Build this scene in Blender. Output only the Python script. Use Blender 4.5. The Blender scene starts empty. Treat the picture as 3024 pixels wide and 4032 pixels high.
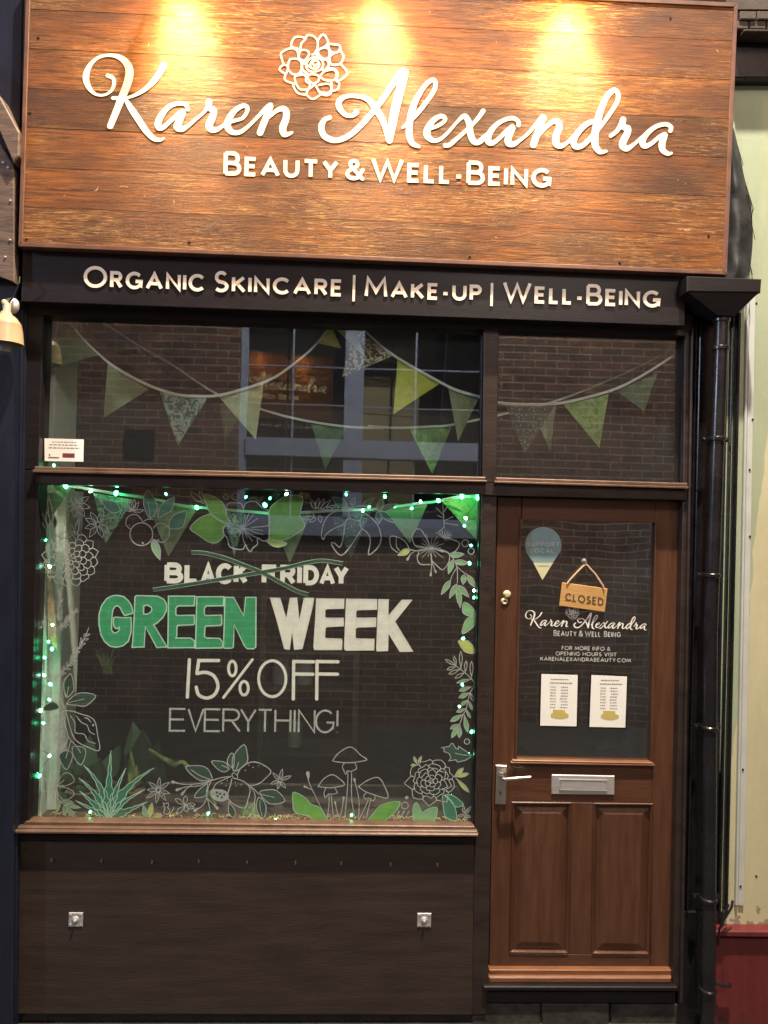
import bpy, math, random
from mathutils import Vector, Matrix
from mathutils.geometry import tessellate_polygon
random.seed(7)
sc = bpy.context.scene
col = sc.collection
# ------------------------------------------------------------------ camera
FPX = 26/36*4032
CAM = Vector((0, -3.04, 1.90))
ROT = Matrix.Rotation(-0.0364, 3, 'Z') @ Matrix.Rotation(math.pi/2+0.0125, 3, 'X') @ Matrix.Rotation(0.0245, 3, 'Z')
cd = bpy.data.cameras.new('camera'); cd.sensor_fit = 'VERTICAL'; cd.sensor_height = 36; cd.sensor_width = 27
cd.lens = 26; cd.clip_end = 500; cd.clip_start = 0.05
co = bpy.data.objects.new('camera', cd); col.objects.link(co)
co.matrix_world = Matrix.Translation(CAM) @ ROT.to_4x4(); sc.camera = co

def at(x, y, Y):                      # measured point of the photograph -> its place on the wall plane at depth Y
    d = ROT @ Vector(((x-1512)/FPX, -(y-2016)/FPX, -1))
    return CAM + d*((Y-CAM.y)/d.y)
GY = 0.045                            # front of the shop glass
WY = -4.4                             # face of the building across the street
def opp(x, y, Y=WY):                  # what is seen mirrored in the glass -> its place across the street
    p = at(x, y, 2*GY-Y); return Vector((p.x, Y, p.z))

REF = {'F': (0, 0, 1), 'A': (300, 180, 2.001), 'B': (1080, 100, 2.001), 'C': (1880, 280, 2.001),
       'S': (120, 1880, 3.0), 'T': (1073, 1880, 1.9988), 'V': (620, 1880, 3.0), 'L': (100, 2450, 2.765),
       'M': (600, 2880, 3.0), 'N': (1100, 2880, 2.074), 'R': (1500, 2450, 4.0225), 'G': (380, 2180, 2.001),
       'K': (1000, 2180, 2.001), 'W': (60, 1850, 1.659), 'X': (960, 1850, 1.659), 'c3': (0, 960, 1.0972),
       'c4': (1300, 960, 0.9623), 'D': (1880, 1900, 1.8433), 'E': (1880, 2900, 1.45)}
def cv(ref, pts):
    ox, oy, s = REF[ref]
    return [(ox+p[0]/s, oy+p[1]/s) + ((p[2]/s,) if len(p) > 2 else ()) for p in pts]

# ------------------------------------------------------------------ mesh builder
class MB:
    def __init__(s): s.v = []; s.f = []; s.m = []; s.k = 0
    def add(s, vs, fs, mi=0):
        o = len(s.v); s.v += [Vector(v) for v in vs]
        s.f += [tuple(i+o for i in f) for f in fs]; s.m += [mi]*len(fs)
    def box(s, x0, x1, y0, y1, z0, z1, mi=0):
        s.add([(x0,y0,z0),(x1,y0,z0),(x1,y1,z0),(x0,y1,z0),(x0,y0,z1),(x1,y0,z1),(x1,y1,z1),(x0,y1,z1)],
              [(0,1,5,4),(1,2,6,5),(2,3,7,6),(3,0,4,7),(4,5,6,7),(3,2,1,0)], mi)
    def quad(s, c, Y, d, bev=0.0, mi=0):      # c: TL,TR,BR,BL measured points; front at Y, runs back by d; bevelled edge
        w = [at(x, y, Y) for x, y in c]
        s.slab(w, d, bev, mi)
    def slab(s, w, d, bev=0.0, mi=0):
        n = Vector((0, 1, 0)); cen = sum(w, Vector())/len(w); k = len(w)
        if bev:
            inn = []
            for i in range(k):
                a, b, c = w[i-1], w[i], w[(i+1) % k]
                e1 = (a-b).normalized(); e2 = (c-b).normalized()
                sn = max(0.2, abs(e1.cross(e2).length)); inn.append(b+(e1+e2)*bev/sn)
            v = inn + [p+n*bev for p in w] + [p+n*d for p in w]
            f = [tuple(range(k))[::-1], tuple(range(2*k, 3*k))]
            for i in range(k):
                j = (i+1) % k
                f += [(i, j, k+j, k+i), (k+i, k+j, 2*k+j, 2*k+i)]
        else:
            v = list(w)+[p+n*d for p in w]
            f = [tuple(range(k))[::-1], tuple(range(k, 2*k))] + [(i, (i+1) % k, k+(i+1) % k, k+i) for i in range(k)]
        s.add(v, f, mi)
    def poly(s, pts, Y, d=0.0, holes=(), mi=0):
        loops = [[Vector((p[0], p[1], 0)) for p in pts]] + [[Vector((p[0], p[1], 0)) for p in h] for h in holes]
        tri = tessellate_polygon(loops); fl = [p for l in loops for p in l]
        w = [at(p.x, p.y, Y) for p in fl]; n = len(w)
        s.add(w, [tuple(t) for t in tri], mi)
        if d:
            o = Vector((0, d, 0)); st = 0
            for l in loops:
                k = len(l)
                s.add([w[st+i] for i in range(k)]+[w[st+i]+o for i in range(k)], [(i, (i+1) % k, k+(i+1) % k, k+i) for i in range(k)], mi)
                st += k
            s.add([p+o for p in w], [tuple(t) for t in tri], mi)
    def rib(s, pts, w, Y, d=0.0, mi=0, smooth=True, closed=False, cap=True, step=4e-6, per=5):
        p = [(q[0], q[1], (q[2] if len(q) > 2 else w)) for q in pts]
        if closed: p = p+[p[0]]
        if smooth and len(p) > 2: p = crom(p, closed, per)
        # drop repeats
        q = [p[0]]
        for a in p[1:]:
            if math.hypot(a[0]-q[-1][0], a[1]-q[-1][1]) > 0.3: q.append(a)
        p = q
        if len(p) < 2: return
        if cap and not closed:
            def ends(a, b):
                L = math.hypot(b[0]-a[0], b[1]-a[1]) or 1; dx, dy = (a[0]-b[0])/L, (a[1]-b[1])/L; r = a[2]/2
                return [(a[0]+dx*r*math.sin(t), a[1]+dy*r*math.sin(t), a[2]*math.cos(t)) for t in (1.4, 1.0, 0.6, 0.3)]
            p = ends(p[0], p[1]) + p + ends(p[-1], p[-2])[::-1]
        n = len(p); V = []; 
        for i in range(n):
            a = p[i-1] if i > 0 else (p[-2] if closed else p[0]); b = p[i+1] if i < n-1 else (p[1] if closed else p[-1])
            t1 = (p[i][0]-a[0], p[i][1]-a[1]); t2 = (b[0]-p[i][0], b[1]-p[i][1])
            l1 = math.hypot(*t1); l2 = math.hypot(*t2)
            if l1 < 1e-6: t1, l1 = t2, l2
            if l2 < 1e-6: t2, l2 = t1, l1
            t1 = (t1[0]/l1, t1[1]/l1); t2 = (t2[0]/l2, t2[1]/l2)
            tx, ty = t1[0]+t2[0], t1[1]+t2[1]; L = math.hypot(tx, ty)
            if L < 0.3: tx, ty, L = t2[0], t2[1], 1
            tx /= L; ty /= L; nx, ny = -ty, tx
            mi_ = 1/max(0.5, nx*(-t2[1])+ny*t2[0])
            h = p[i][2]/2*mi_; s.k += 1; yy = Y-(s.k % 120)*step
            V.append(at(p[i][0]+nx*h, p[i][1]+ny*h, yy)); V.append(at(p[i][0]-nx*h, p[i][1]-ny*h, yy))
        F = [(2*i, 2*i+2, 2*i+3, 2*i+1) for i in range(n-1)]
        if d:
            o = Vector((0, d, 0)); m = len(V); V = V+[v+o for v in V]
            F += [(2*i, m+2*i, m+2*i+2, 2*i+2) for i in range(n-1)] + [(2*i+1, 2*i+3, m+2*i+3, m+2*i+1) for i in range(n-1)]
            F += [(0, 1, m+1, m), (2*n-2, m+2*n-2, m+2*n-1, 2*n-1)]
        s.add(V, F, mi)
    def tube(s, pts, r, seg=12, mi=0, cap=True):
        P = [Vector(p) for p in pts]; rr = r if isinstance(r, (list, tuple)) else [r]*len(P)
        V = []; F = []
        for i, p in enumerate(P):
            t = (P[min(i+1, len(P)-1)]-P[max(i-1, 0)]).normalized()
            u = t.cross(Vector((0, 1, 0.01)));  u = u.normalized() if u.length > 1e-4 else Vector((1, 0, 0)); w = t.cross(u)
            for j in range(seg):
                a = 2*math.pi*j/seg; V.append(p+(u*math.cos(a)+w*math.sin(a))*rr[i])
        for i in range(len(P)-1):
            for j in range(seg):
                k = (j+1) % seg; F.append((i*seg+j, i*seg+k, (i+1)*seg+k, (i+1)*seg+j))
        if cap: F += [tuple(range(seg))[::-1], tuple((len(P)-1)*seg+j for j in range(seg))]
        s.add(V, F, mi)
    def lathe(s, c, prof, axis='Z', seg=24, mi=0):
        V = []; F = []
        for r, h in prof:
            for j in range(seg):
                a = 2*math.pi*j/seg; x, y = r*math.cos(a), r*math.sin(a)
                V.append(Vector(c)+(Vector((x, y, h)) if axis == 'Z' else Vector((x, h, y))))
        for i in range(len(prof)-1):
            for j in range(seg):
                k = (j+1) % seg; F.append((i*seg+j, i*seg+k, (i+1)*seg+k, (i+1)*seg+j))
        s.add(V, F, mi)
    def build(s, name, mats, parent=None, smooth=False, off=None):
        me = bpy.data.meshes.new(name)
        o = bpy.data.objects.new(name, me)
        base = Vector((0, 0, 0))
        if parent is not None:
            r = parent
            while r.parent: r = r.parent
            base = r.location.copy(); o.parent = parent
        elif off is not None: base = Vector(off); o.location = base
        me.from_pydata([v-base for v in s.v], [], s.f)
        if not isinstance(mats, (list, tuple)): mats = [mats]
        for m in mats: me.materials.append(m)
        for i, p in enumerate(me.polygons): p.material_index = s.m[i]; p.use_smooth = smooth
        me.validate(); me.update()
        if len(s.v) < 60000:
            import bmesh
            bm = bmesh.new(); bm.from_mesh(me); bmesh.ops.recalc_face_normals(bm, faces=bm.faces); bm.to_mesh(me); bm.free()
        if smooth:
            try: me.set_sharp_from_angle(angle=math.radians(40))
            except Exception: pass
        col.objects.link(o); return o

def crom(p, closed=False, per=5):
    out = []; n = len(p)
    for i in range(n-1):
        if closed: p0 = p[i-1] if i > 0 else p[-2]; p3 = p[i+2] if i+2 < n else p[1]
        else: p0 = p[max(i-1, 0)]; p3 = p[min(i+2, n-1)]
        p1, p2 = p[i], p[i+1]
        for k in range(per):
            t = k/per; t2 = t*t; t3 = t2*t
            out.append(tuple(0.5*((2*p1[j])+(-p0[j]+p2[j])*t+(2*p0[j]-5*p1[j]+4*p2[j]-p3[j])*t2+(-p0[j]+3*p1[j]-3*p2[j]+p3[j])*t3) for j in range(len(p1))))
    out.append(p[-1]); return out
def smoothloop(p, per=4):
    q = crom([tuple(a) for a in p]+[tuple(p[0])], True, per); return q[:-1]

def tag(o, label=None, cat=None, group=None, kind=None):
    if label: o['label'] = label
    if cat: o['category'] = cat
    if group: o['group'] = group
    if kind: o['kind'] = kind
    return o
def thing(name, label, cat, loc, group=None):
    o = bpy.data.objects.new(name, None); o.empty_display_size = 0.1; o.location = loc; col.objects.link(o)
    return tag(o, label, cat, group)

# ------------------------------------------------------------------ materials
def lin(c): return tuple(((v/255+0.055)/1.055)**2.4 if v > 10 else v/255/12.92 for v in c)
def mat(name, c, rough=0.6, metal=0.0, var=0.25, scale=9.0, bump=0.0, stretch=(1,1,1), c2=None, spec=0.5, coat=0.0, rvar=0.0, bscale=None, wear=None):
    m = bpy.data.materials.new(name); m.use_nodes = True; nt = m.node_tree; N = nt.nodes; K = nt.links
    b = N['Principled BSDF']; b.inputs['Roughness'].default_value = rough; b.inputs['Metallic'].default_value = metal
    b.inputs['Specular IOR Level'].default_value = spec; b.inputs['Coat Weight'].default_value = coat; b.inputs['Coat Roughness'].default_value = 0.15
    tc = N.new('ShaderNodeTexCoord'); mp = N.new('ShaderNodeMapping'); mp.inputs['Scale'].default_value = stretch
    K.new(tc.outputs['Object'], mp.inputs['Vector'])
    ns = N.new('ShaderNodeTexNoise'); ns.inputs['Scale'].default_value = scale; ns.inputs['Detail'].default_value = 8; ns.inputs['Roughness'].default_value = 0.65
    K.new(mp.outputs['Vector'], ns.inputs['Vector'])
    r = N.new('ShaderNodeValToRGB'); r.color_ramp.elements[0].position = 0.32; r.color_ramp.elements[1].position = 0.68
    a = tuple(v*(1-var) for v in c); d = c2 if c2 else tuple(min(1, v*(1+var)) for v in c)
    r.color_ramp.elements[0].color = (*a, 1); r.color_ramp.elements[1].color = (*d, 1)
    K.new(ns.outputs['Fac'], r.inputs['Fac'])
    outc = r.outputs['Color']
    if wear:      # (colour, threshold, scale, stretch) chips, scuffs and splashes
        for (wc, th, ws, wst) in wear:
            mp3 = N.new('ShaderNodeMapping'); mp3.inputs['Scale'].default_value = wst; mp3.inputs['Location'].default_value = (th*31, th*17, th*53); K.new(tc.outputs['Object'], mp3.inputs['Vector'])
            n3 = N.new('ShaderNodeTexNoise'); n3.inputs['Scale'].default_value = ws; n3.inputs['Detail'].default_value = 9; n3.inputs['Roughness'].default_value = 0.7; n3.inputs['Distortion'].default_value = 0.6
            K.new(mp3.outputs[0], n3.inputs['Vector'])
            r3 = N.new('ShaderNodeValToRGB'); r3.color_ramp.elements[0].position = th; r3.color_ramp.elements[1].position = min(1, th+0.06); K.new(n3.outputs['Fac'], r3.inputs[0])
            x3 = N.new('ShaderNodeMix'); x3.data_type = 'RGBA'; K.new(r3.outputs[0], x3.inputs[0]); K.new(outc, x3.inputs[6]); x3.inputs[7].default_value = (*wc, 1); outc = x3.outputs[2]
    K.new(outc, b.inputs['Base Color'])
    if rvar:
        mr = N.new('ShaderNodeMapRange'); mr.inputs['To Min'].default_value = max(0.02, rough-rvar); mr.inputs['To Max'].default_value = rough+rvar
        K.new(ns.outputs['Fac'], mr.inputs['Value']); K.new(mr.outputs['Result'], b.inputs['Roughness'])
    if bump:
        n2 = N.new('ShaderNodeTexNoise'); n2.inputs['Scale'].default_value = bscale or scale*6; n2.inputs['Detail'].default_value = 6
        K.new(mp.outputs['Vector'], n2.inputs['Vector'])
        bp = N.new('ShaderNodeBump'); bp.inputs['Strength'].default_value = bump; bp.inputs['Distance'].default_value = 0.004
        K.new(n2.outputs['Fac'], bp.inputs['Height']); K.new(bp.outputs['Normal'], b.inputs['Normal'])
    return m
def emis(name, c, s):
    m = bpy.data.materials.new(name); m.use_nodes = True; nt = m.node_tree; N = nt.nodes
    for n in list(N): N.remove(n)
    e = N.new('ShaderNodeEmission'); e.inputs['Color'].default_value = (*c, 1); e.inputs['Strength'].default_value = s
    o = N.new('ShaderNodeOutputMaterial'); nt.links.new(e.outputs[0], o.inputs[0]); return m

def signwood():
    m = bpy.data.materials.new('varnished_planks'); m.use_nodes = True; nt = m.node_tree; N = nt.nodes; K = nt.links
    b = N['Principled BSDF']
    tc0 = N.new('ShaderNodeTexCoord'); at_ = N.new('ShaderNodeAttribute'); at_.attribute_name = 'plank'
    wn = N.new('ShaderNodeTexWhiteNoise'); wn.noise_dimensions = '1D'; K.new(at_.outputs['Fac'], wn.inputs['W'])
    vs = N.new('ShaderNodeVectorMath'); vs.operation = 'MULTIPLY_ADD'; K.new(wn.outputs['Color'], vs.inputs[0]); vs.inputs[1].default_value = (9, 0, 7); K.new(tc0.outputs['Object'], vs.inputs[2])
    class TC: outputs = {'Object': vs.outputs[0]}
    tc = TC
    def noise(sc_, st, det=6, rg=0.6, dist=0.0, off=(0,0,0)):
        mp = N.new('ShaderNodeMapping'); mp.inputs['Scale'].default_value = st; mp.inputs['Location'].default_value = off
        K.new(tc.outputs['Object'], mp.inputs['Vector'])
        n = N.new('ShaderNodeTexNoise'); n.inputs['Scale'].default_value = sc_; n.inputs['Detail'].default_value = det
        n.inputs['Roughness'].default_value = rg; n.inputs['Distortion'].default_value = dist
        K.new(mp.outputs['Vector'], n.inputs['Vector']); return n.outputs['Fac']
    def ramp(f, p0, p1, c0=(0,0,0), c1=(1,1,1)):
        r = N.new('ShaderNodeValToRGB'); r.color_ramp.elements[0].position = p0; r.color_ramp.elements[1].position = p1
        r.color_ramp.elements[0].color = (*c0, 1); r.color_ramp.elements[1].color = (*c1, 1); K.new(f, r.inputs['Fac']); return r.outputs['Color']
    def mix(f, a, c, mode='MIX'):
        x = N.new('ShaderNodeMix'); x.data_type = 'RGBA'; x.blend_type = mode
        if isinstance(f, float): x.inputs['Factor'].default_value = f
        else: K.new(f, x.inputs['Factor'])
        for s_, v in ((6, a), (7, c)):
            if isinstance(v, tuple): x.inputs[s_].default_value = (*v, 1)
            else: K.new(v, x.inputs[s_])
        return x.outputs[2]
    grain = noise(5, (1.0, 1, 16), 8, 0.7, 0.8)
    blot = noise(2.2, (1, 1, 2.2), 5, 0.6)
    base = ramp(grain, 0.35, 0.68, (0.045, 0.014, 0.004), (0.30, 0.098, 0.014))
    base = mix(ramp(blot, 0.4, 0.66), base, (0.075, 0.028, 0.010))
    fine = noise(9, (1.2, 1, 60), 6, 0.7, 0.3)
    base = mix(ramp(fine, 0.55, 0.75), base, (0.05, 0.018, 0.007))
    # worn, paler streaks
    wearA = noise(7, (1.3, 1, 26), 8, 0.75, 1.5, (3, 0, 1)); patch = noise(1.6, (1, 1, 1.8), 3, 0.5, 0, (7, 0, 2))
    w = mix(1.0, ramp(wearA, 0.52, 0.60), ramp(patch, 0.45, 0.58), 'MULTIPLY')
    base = mix(w, base, (0.42, 0.23, 0.075))
    knot = noise(26, (1, 1, 1.4), 3, 0.5, 1.0, (1, 0, 9)); base = mix(ramp(knot, 0.735, 0.77), base, (0.42, 0.28, 0.13))
    tint = N.new('ShaderNodeMapRange'); tint.inputs['To Min'].default_value = 0.62; tint.inputs['To Max'].default_value = 1.15; K.new(wn.outputs['Value'], tint.inputs['Value'])
    hv = N.new('ShaderNodeHueSaturation'); K.new(tint.outputs[0], hv.inputs['Value']); K.new(base, hv.inputs['Color']); base = hv.outputs[0]
    K.new(base, b.inputs['Base Color'])
    rr = N.new('ShaderNodeMapRange'); rr.inputs['To Min'].default_value = 0.22; rr.inputs['To Max'].default_value = 0.5
    K.new(blot, rr.inputs['Value']); K.new(rr.outputs['Result'], b.inputs['Roughness'])
    bp = N.new('ShaderNodeBump'); bp.inputs['Strength'].default_value = 0.7; bp.inputs['Distance'].default_value = 0.005
    K.new(fine, bp.inputs['Height'])
    bp2 = N.new('ShaderNodeBump'); bp2.inputs['Strength'].default_value = 0.6; bp2.inputs['Distance'].default_value = 0.010
    K.new(wearA, bp2.inputs['Height']); K.new(bp.outputs['Normal'], bp2.inputs['Normal']); K.new(bp2.outputs['Normal'], b.inputs['Normal'])
    b.inputs['Specular IOR Level'].default_value = 0.22
    return m

def glassmat(name, refl, wav, wscale=2.0, tint=(0.93, 0.96, 0.95), dist=0.001):
    m = bpy.data.materials.new(name); m.use_nodes = True; nt = m.node_tree; N = nt.nodes; K = nt.links
    for n in list(N): N.remove(n)
    t = N.new('ShaderNodeBsdfTransparent'); t.inputs[0].default_value = (*tint, 1)
    g = N.new('ShaderNodeBsdfGlossy'); g.inputs['Roughness'].default_value = 0.015; g.inputs['Color'].default_value = (1, 1, 1, 1)
    fr = N.new('ShaderNodeFresnel'); fr.inputs['IOR'].default_value = 1.5
    ml = N.new('ShaderNodeMath'); ml.operation = 'MULTIPLY'; ml.inputs[1].default_value = refl/0.04; ml.use_clamp = True
    mx = N.new('ShaderNodeMixShader'); o = N.new('ShaderNodeOutputMaterial')
    mx.inputs[0].default_value = refl; df = N.new('ShaderNodeBsdfDiffuse'); df.inputs[0].default_value = (0.75, 0.78, 0.80, 1); m2 = N.new('ShaderNodeMixShader'); m2.inputs[0].default_value = 0.010; K.new(t.outputs[0], mx.inputs[1]); K.new(g.outputs[0], mx.inputs[2]); K.new(mx.outputs[0], m2.inputs[1]); K.new(df.outputs[0], m2.inputs[2]); K.new(m2.outputs[0], o.inputs[0])
    tc = N.new('ShaderNodeTexCoord'); mp = N.new('ShaderNodeMapping'); mp.inputs['Scale'].default_value = (1, 0, 1)
    K.new(tc.outputs['Object'], mp.inputs['Vector'])
    ns = N.new('ShaderNodeTexNoise'); ns.inputs['Scale'].default_value = wscale; ns.inputs['Detail'].default_value = 1
    K.new(mp.outputs[0], ns.inputs['Vector'])
    bp = N.new('ShaderNodeBump'); bp.inputs['Strength'].default_value = wav; bp.inputs['Distance'].default_value = dist
    K.new(ns.outputs['Fac'], bp.inputs['Height']); K.new(bp.outputs['Normal'], g.inputs['Normal'])
    return m

def brickmat(name, c1, c2, mortar):
    m = bpy.data.materials.new(name); m.use_nodes = True; nt = m.node_tree; N = nt.nodes; K = nt.links
    b = N['Principled BSDF']; b.inputs['Roughness'].default_value = 0.85
    tc = N.new('ShaderNodeTexCoord'); sp = N.new('ShaderNodeSeparateXYZ'); cb = N.new('ShaderNodeCombineXYZ')
    K.new(tc.outputs['Object'], sp.inputs[0]); K.new(sp.outputs['X'], cb.inputs['X']); K.new(sp.outputs['Z'], cb.inputs['Y'])
    ns = N.new('ShaderNodeTexNoise'); ns.inputs['Scale'].default_value = 3.5; ns.inputs['Detail'].default_value = 9; ns.inputs['Roughness'].default_value = 0.75
    K.new(tc.outputs['Object'], ns.inputs['Vector'])
    br = N.new('ShaderNodeTexBrick'); br.inputs['Scale'].default_value = 1.0; br.inputs['Brick Width'].default_value = 0.225; br.inputs['Row Height'].default_value = 0.078
    br.inputs['Mortar Size'].default_value = 0.006; br.inputs['Color1'].default_value = (*c1, 1); br.inputs['Color2'].default_value = (*c2, 1); br.inputs['Mortar'].default_value = (*mortar, 1)
    br.inputs['Bias'].default_value = -0.2; br.inputs['Mortar Smooth'].default_value = 0.3
    K.new(cb.outputs[0], br.inputs['Vector'])
    mx = N.new('ShaderNodeMix'); mx.data_type = 'RGBA'; mx.blend_type = 'MULTIPLY'; mx.inputs['Factor'].default_value = 0.8
    r = N.new('ShaderNodeValToRGB'); r.color_ramp.elements[0].position = 0.3; r.color_ramp.elements[0].color = (0.25, 0.25, 0.27, 1); r.color_ramp.elements[1].position = 0.7; r.color_ramp.elements[1].color = (1.2, 1.2, 1.2, 1)
    K.new(ns.outputs['Fac'], r.inputs[0]); K.new(br.outputs['Color'], mx.inputs[6]); K.new(r.outputs[0], mx.inputs[7]); K.new(mx.outputs[2], b.inputs['Base Color'])
    bp = N.new('ShaderNodeBump'); bp.inputs['Strength'].default_value = 0.8; bp.inputs['Distance'].default_value = 0.008; bp.invert = True
    K.new(br.outputs['Fac'], bp.inputs['Height']); K.new(bp.outputs['Normal'], b.inputs['Normal'])
    return m
def pattern(name, c, c2, scale, thr=0.25, kind='F1', rough=0.85, trans=0.35):
    m = bpy.data.materials.new(name); m.use_nodes = True; nt = m.node_tree; N = nt.nodes; K = nt.links
    b = N['Principled BSDF']; b.inputs['Roughness'].default_value = rough
    tc = N.new('ShaderNodeTexCoord'); ns = N.new('ShaderNodeTexNoise'); ns.inputs['Scale'].default_value = scale*0.8; ns.inputs['Detail'].default_value = 3; ns.inputs['Distortion'].default_value = 1.2
    K.new(tc.outputs['Object'], ns.inputs['Vector'])
    vo = N.new('ShaderNodeTexVoronoi'); vo.inputs['Scale'].default_value = scale; K.new(tc.outputs['Object'], vo.inputs['Vector'])
    src = vo.outputs['Distance'] if kind == 'dots' else ns.outputs['Fac']
    r = N.new('ShaderNodeValToRGB')
    if kind == 'dots':
        r.color_ramp.elements[0].position = thr*0.8; r.color_ramp.elements[1].position = thr; r.color_ramp.elements[0].color = (*c2, 1); r.color_ramp.elements[1].color = (*c, 1)
    else:
        r.color_ramp.elements[0].position = 0.5-thr; r.color_ramp.elements[1].position = 0.5+thr; r.color_ramp.elements[0].color = (*c, 1); r.color_ramp.elements[1].color = (*c2, 1)
    K.new(src, r.inputs[0]); K.new(r.outputs[0], b.inputs['Base Color'])
    return m

M = {}
M['sign'] = signwood()
M['trim'] = mat('sign_edging', (0.12, 0.055, 0.036), 0.45, var=0.3, scale=14, stretch=(1, 1, 1), bump=0.2)
M['letter'] = mat('cream_acrylic', (0.80, 0.74, 0.55), 0.4, var=0.04, scale=3)
M['letterw'] = mat('warm_white_acrylic', (0.80, 0.74, 0.62), 0.35, var=0.05, scale=3)
M['dark'] = mat('dark_painted_wood', (0.011, 0.009, 0.011), 0.42, wear=[((0.09,0.07,0.055),0.72,30,(1,1,1))], var=0.3, scale=5, stretch=(1, 1, 8), bump=0.15, spec=0.3)
M['frame'] = mat('weathered_frame_paint', (0.030, 0.021, 0.018), 0.42, wear=[((0.10,0.075,0.055),0.66,18,(1,1,2.2)),((0.015,0.012,0.010),0.60,5,(1,1,1))], var=0.35, scale=6, stretch=(1, 1, 3), bump=0.2, spec=0.3)
M['ledge'] = mat('worn_wood_ledge', (0.11, 0.062, 0.040), 0.45, var=0.35, scale=10, stretch=(1, 1, 1), bump=0.35)
M['riser'] = mat('brown_riser_board', (0.034, 0.023, 0.017), 0.5, wear=[((0.075,0.052,0.04),0.67,5,(1,1,26)),((0.10,0.09,0.08),0.755,24,(1,1,1))], var=0.30, scale=3, stretch=(1, 1, 9), bump=0.25, bscale=20, rvar=0.1)
M['navy'] = mat('navy_black_gloss_paint', (0.009, 0.012, 0.024), 0.32, wear=[((0.05,0.06,0.09),0.74,22,(1,1,0.6))], var=0.3, scale=5, bump=0.12, stretch=(4, 4, 1))
M['black'] = mat('black_gloss_paint', (0.010, 0.010, 0.012), 0.27, rvar=0.12, wear=[((0.07,0.06,0.05),0.66,26,(1,1,0.5)),((0.06,0.03,0.018),0.74,12,(1,1,1))], var=0.4, scale=8, bump=0.15, bscale=30)
M['door'] = mat('stained_door_wood', (0.080, 0.032, 0.017), 0.36, var=0.22, wear=[((0.17,0.09,0.05),0.75,16,(1,1,0.5))], scale=4, stretch=(9, 9, 0.9), bump=0.22, bscale=22, rvar=0.08, c2=(0.105, 0.045, 0.024))
M['doorh'] = mat('stained_door_rail_wood', (0.080, 0.032, 0.017), 0.36, var=0.22, scale=4, stretch=(0.9, 9, 9), bump=0.22, bscale=22, rvar=0.08, c2=(0.105, 0.045, 0.024))
M['kick'] = mat('oiled_weatherboard', (0.17, 0.072, 0.032), 0.4, var=0.25, scale=6, stretch=(1, 1, 8), bump=0.2)
M['steel'] = mat('satin_steel', (0.62, 0.60, 0.56), 0.32, 1.0, var=0.12, scale=20, bump=0.05)
M['brushed'] = mat('brushed_aluminium', (0.50, 0.49, 0.48), 0.5, 0.55, var=0.08, scale=10, stretch=(1, 1, 12), bump=0.05)
M['white'] = mat('white_paint', (0.50, 0.53, 0.51), 0.6, var=0.1, scale=6)
M['cream'] = mat('cream_brass', (0.75, 0.66, 0.45), 0.35, 0.2, var=0.1, scale=20)
M['ptw'] = mat('white_window_paint', (0.78, 0.76, 0.70), 0.7, var=0.10, scale=22)
M['ptl'] = mat('chalk_line_paint', (0.44, 0.45, 0.43), 0.75, var=0.30, scale=60)
M['ptg'] = mat('emerald_window_paint', (0.010, 0.32, 0.125), 0.7, var=0.18, scale=16)
M['ptol'] = mat('pale_green_outline_paint', (0.42, 0.68, 0.50), 0.7, var=0.15, scale=30)
M['dkg'] = mat('dark_green_paint', (0.010, 0.060, 0.032), 0.7, var=0.25, scale=16)
M['teal'] = mat('teal_green_paint', (0.022, 0.19, 0.115), 0.7, var=0.25, scale=16)
M['lime'] = mat('leaf_green_paint', (0.15, 0.42, 0.055), 0.7, var=0.2, scale=14)
M['mint'] = mat('mint_paint', (0.22, 0.46, 0.22), 0.7, var=0.2, scale=14)
M['yel'] = mat('yellow_green_paint', (0.50, 0.58, 0.14), 0.7, var=0.2, scale=14)
M['glass'] = glassmat('shop_window_glass', 0.070, 1.0, 1.3, dist=0.0013)
M['glassd'] = glassmat('door_glass', 0.095, 1.0, 2.6, dist=0.002)
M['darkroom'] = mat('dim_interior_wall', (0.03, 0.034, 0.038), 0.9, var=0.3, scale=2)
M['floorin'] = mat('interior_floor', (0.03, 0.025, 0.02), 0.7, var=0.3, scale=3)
M['paper'] = mat('white_paper', (0.78, 0.80, 0.76), 0.8, var=0.03, scale=8)
M['ink'] = mat('grey_print', (0.16, 0.17, 0.18), 0.8, var=0.1)
M['inkm'] = mat('maroon_print', (0.16, 0.03, 0.04), 0.8, var=0.1)
M['gold'] = mat('mustard_print', (0.48, 0.40, 0.12), 0.8, var=0.1)
M['stick'] = mat('blue_grey_vinyl', (0.20, 0.31, 0.32), 0.6, var=0.08, scale=12)
M['sticky'] = mat('pale_yellow_vinyl', (0.55, 0.56, 0.33), 0.6, var=0.1, scale=12)
M['stickt'] = mat('pale_blue_print', (0.42, 0.52, 0.52), 0.6, var=0.1)
M['board'] = mat('light_pine_board', (0.50, 0.29, 0.10), 0.6, var=0.2, scale=8, stretch=(1, 1, 10))
M['burn'] = mat('burnt_lettering', (0.10, 0.06, 0.025), 0.8, var=0.2)
M['rope'] = mat('jute_rope', (0.50, 0.33, 0.20), 0.9, var=0.3, scale=90)
M['tape'] = mat('cream_bunting_tape', (0.55, 0.58, 0.52), 0.9, var=0.1, scale=40, bump=0.2)
M['bulb'] = emis('green_lit_bulb', (0.06, 1.0, 0.36), 46)
M['bulbw'] = emis('pale_green_lit_bulb', (0.40, 1.0, 0.66), 46)
M['wire'] = mat('dark_green_wire', (0.01, 0.03, 0.02), 0.5)
M['plant'] = mat('plant_leaf', (0.018, 0.045, 0.022), 0.45, var=0.4, scale=12)
M['plant2'] = mat('variegated_leaf', (0.11, 0.16, 0.05), 0.5, var=0.5, scale=18)
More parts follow.
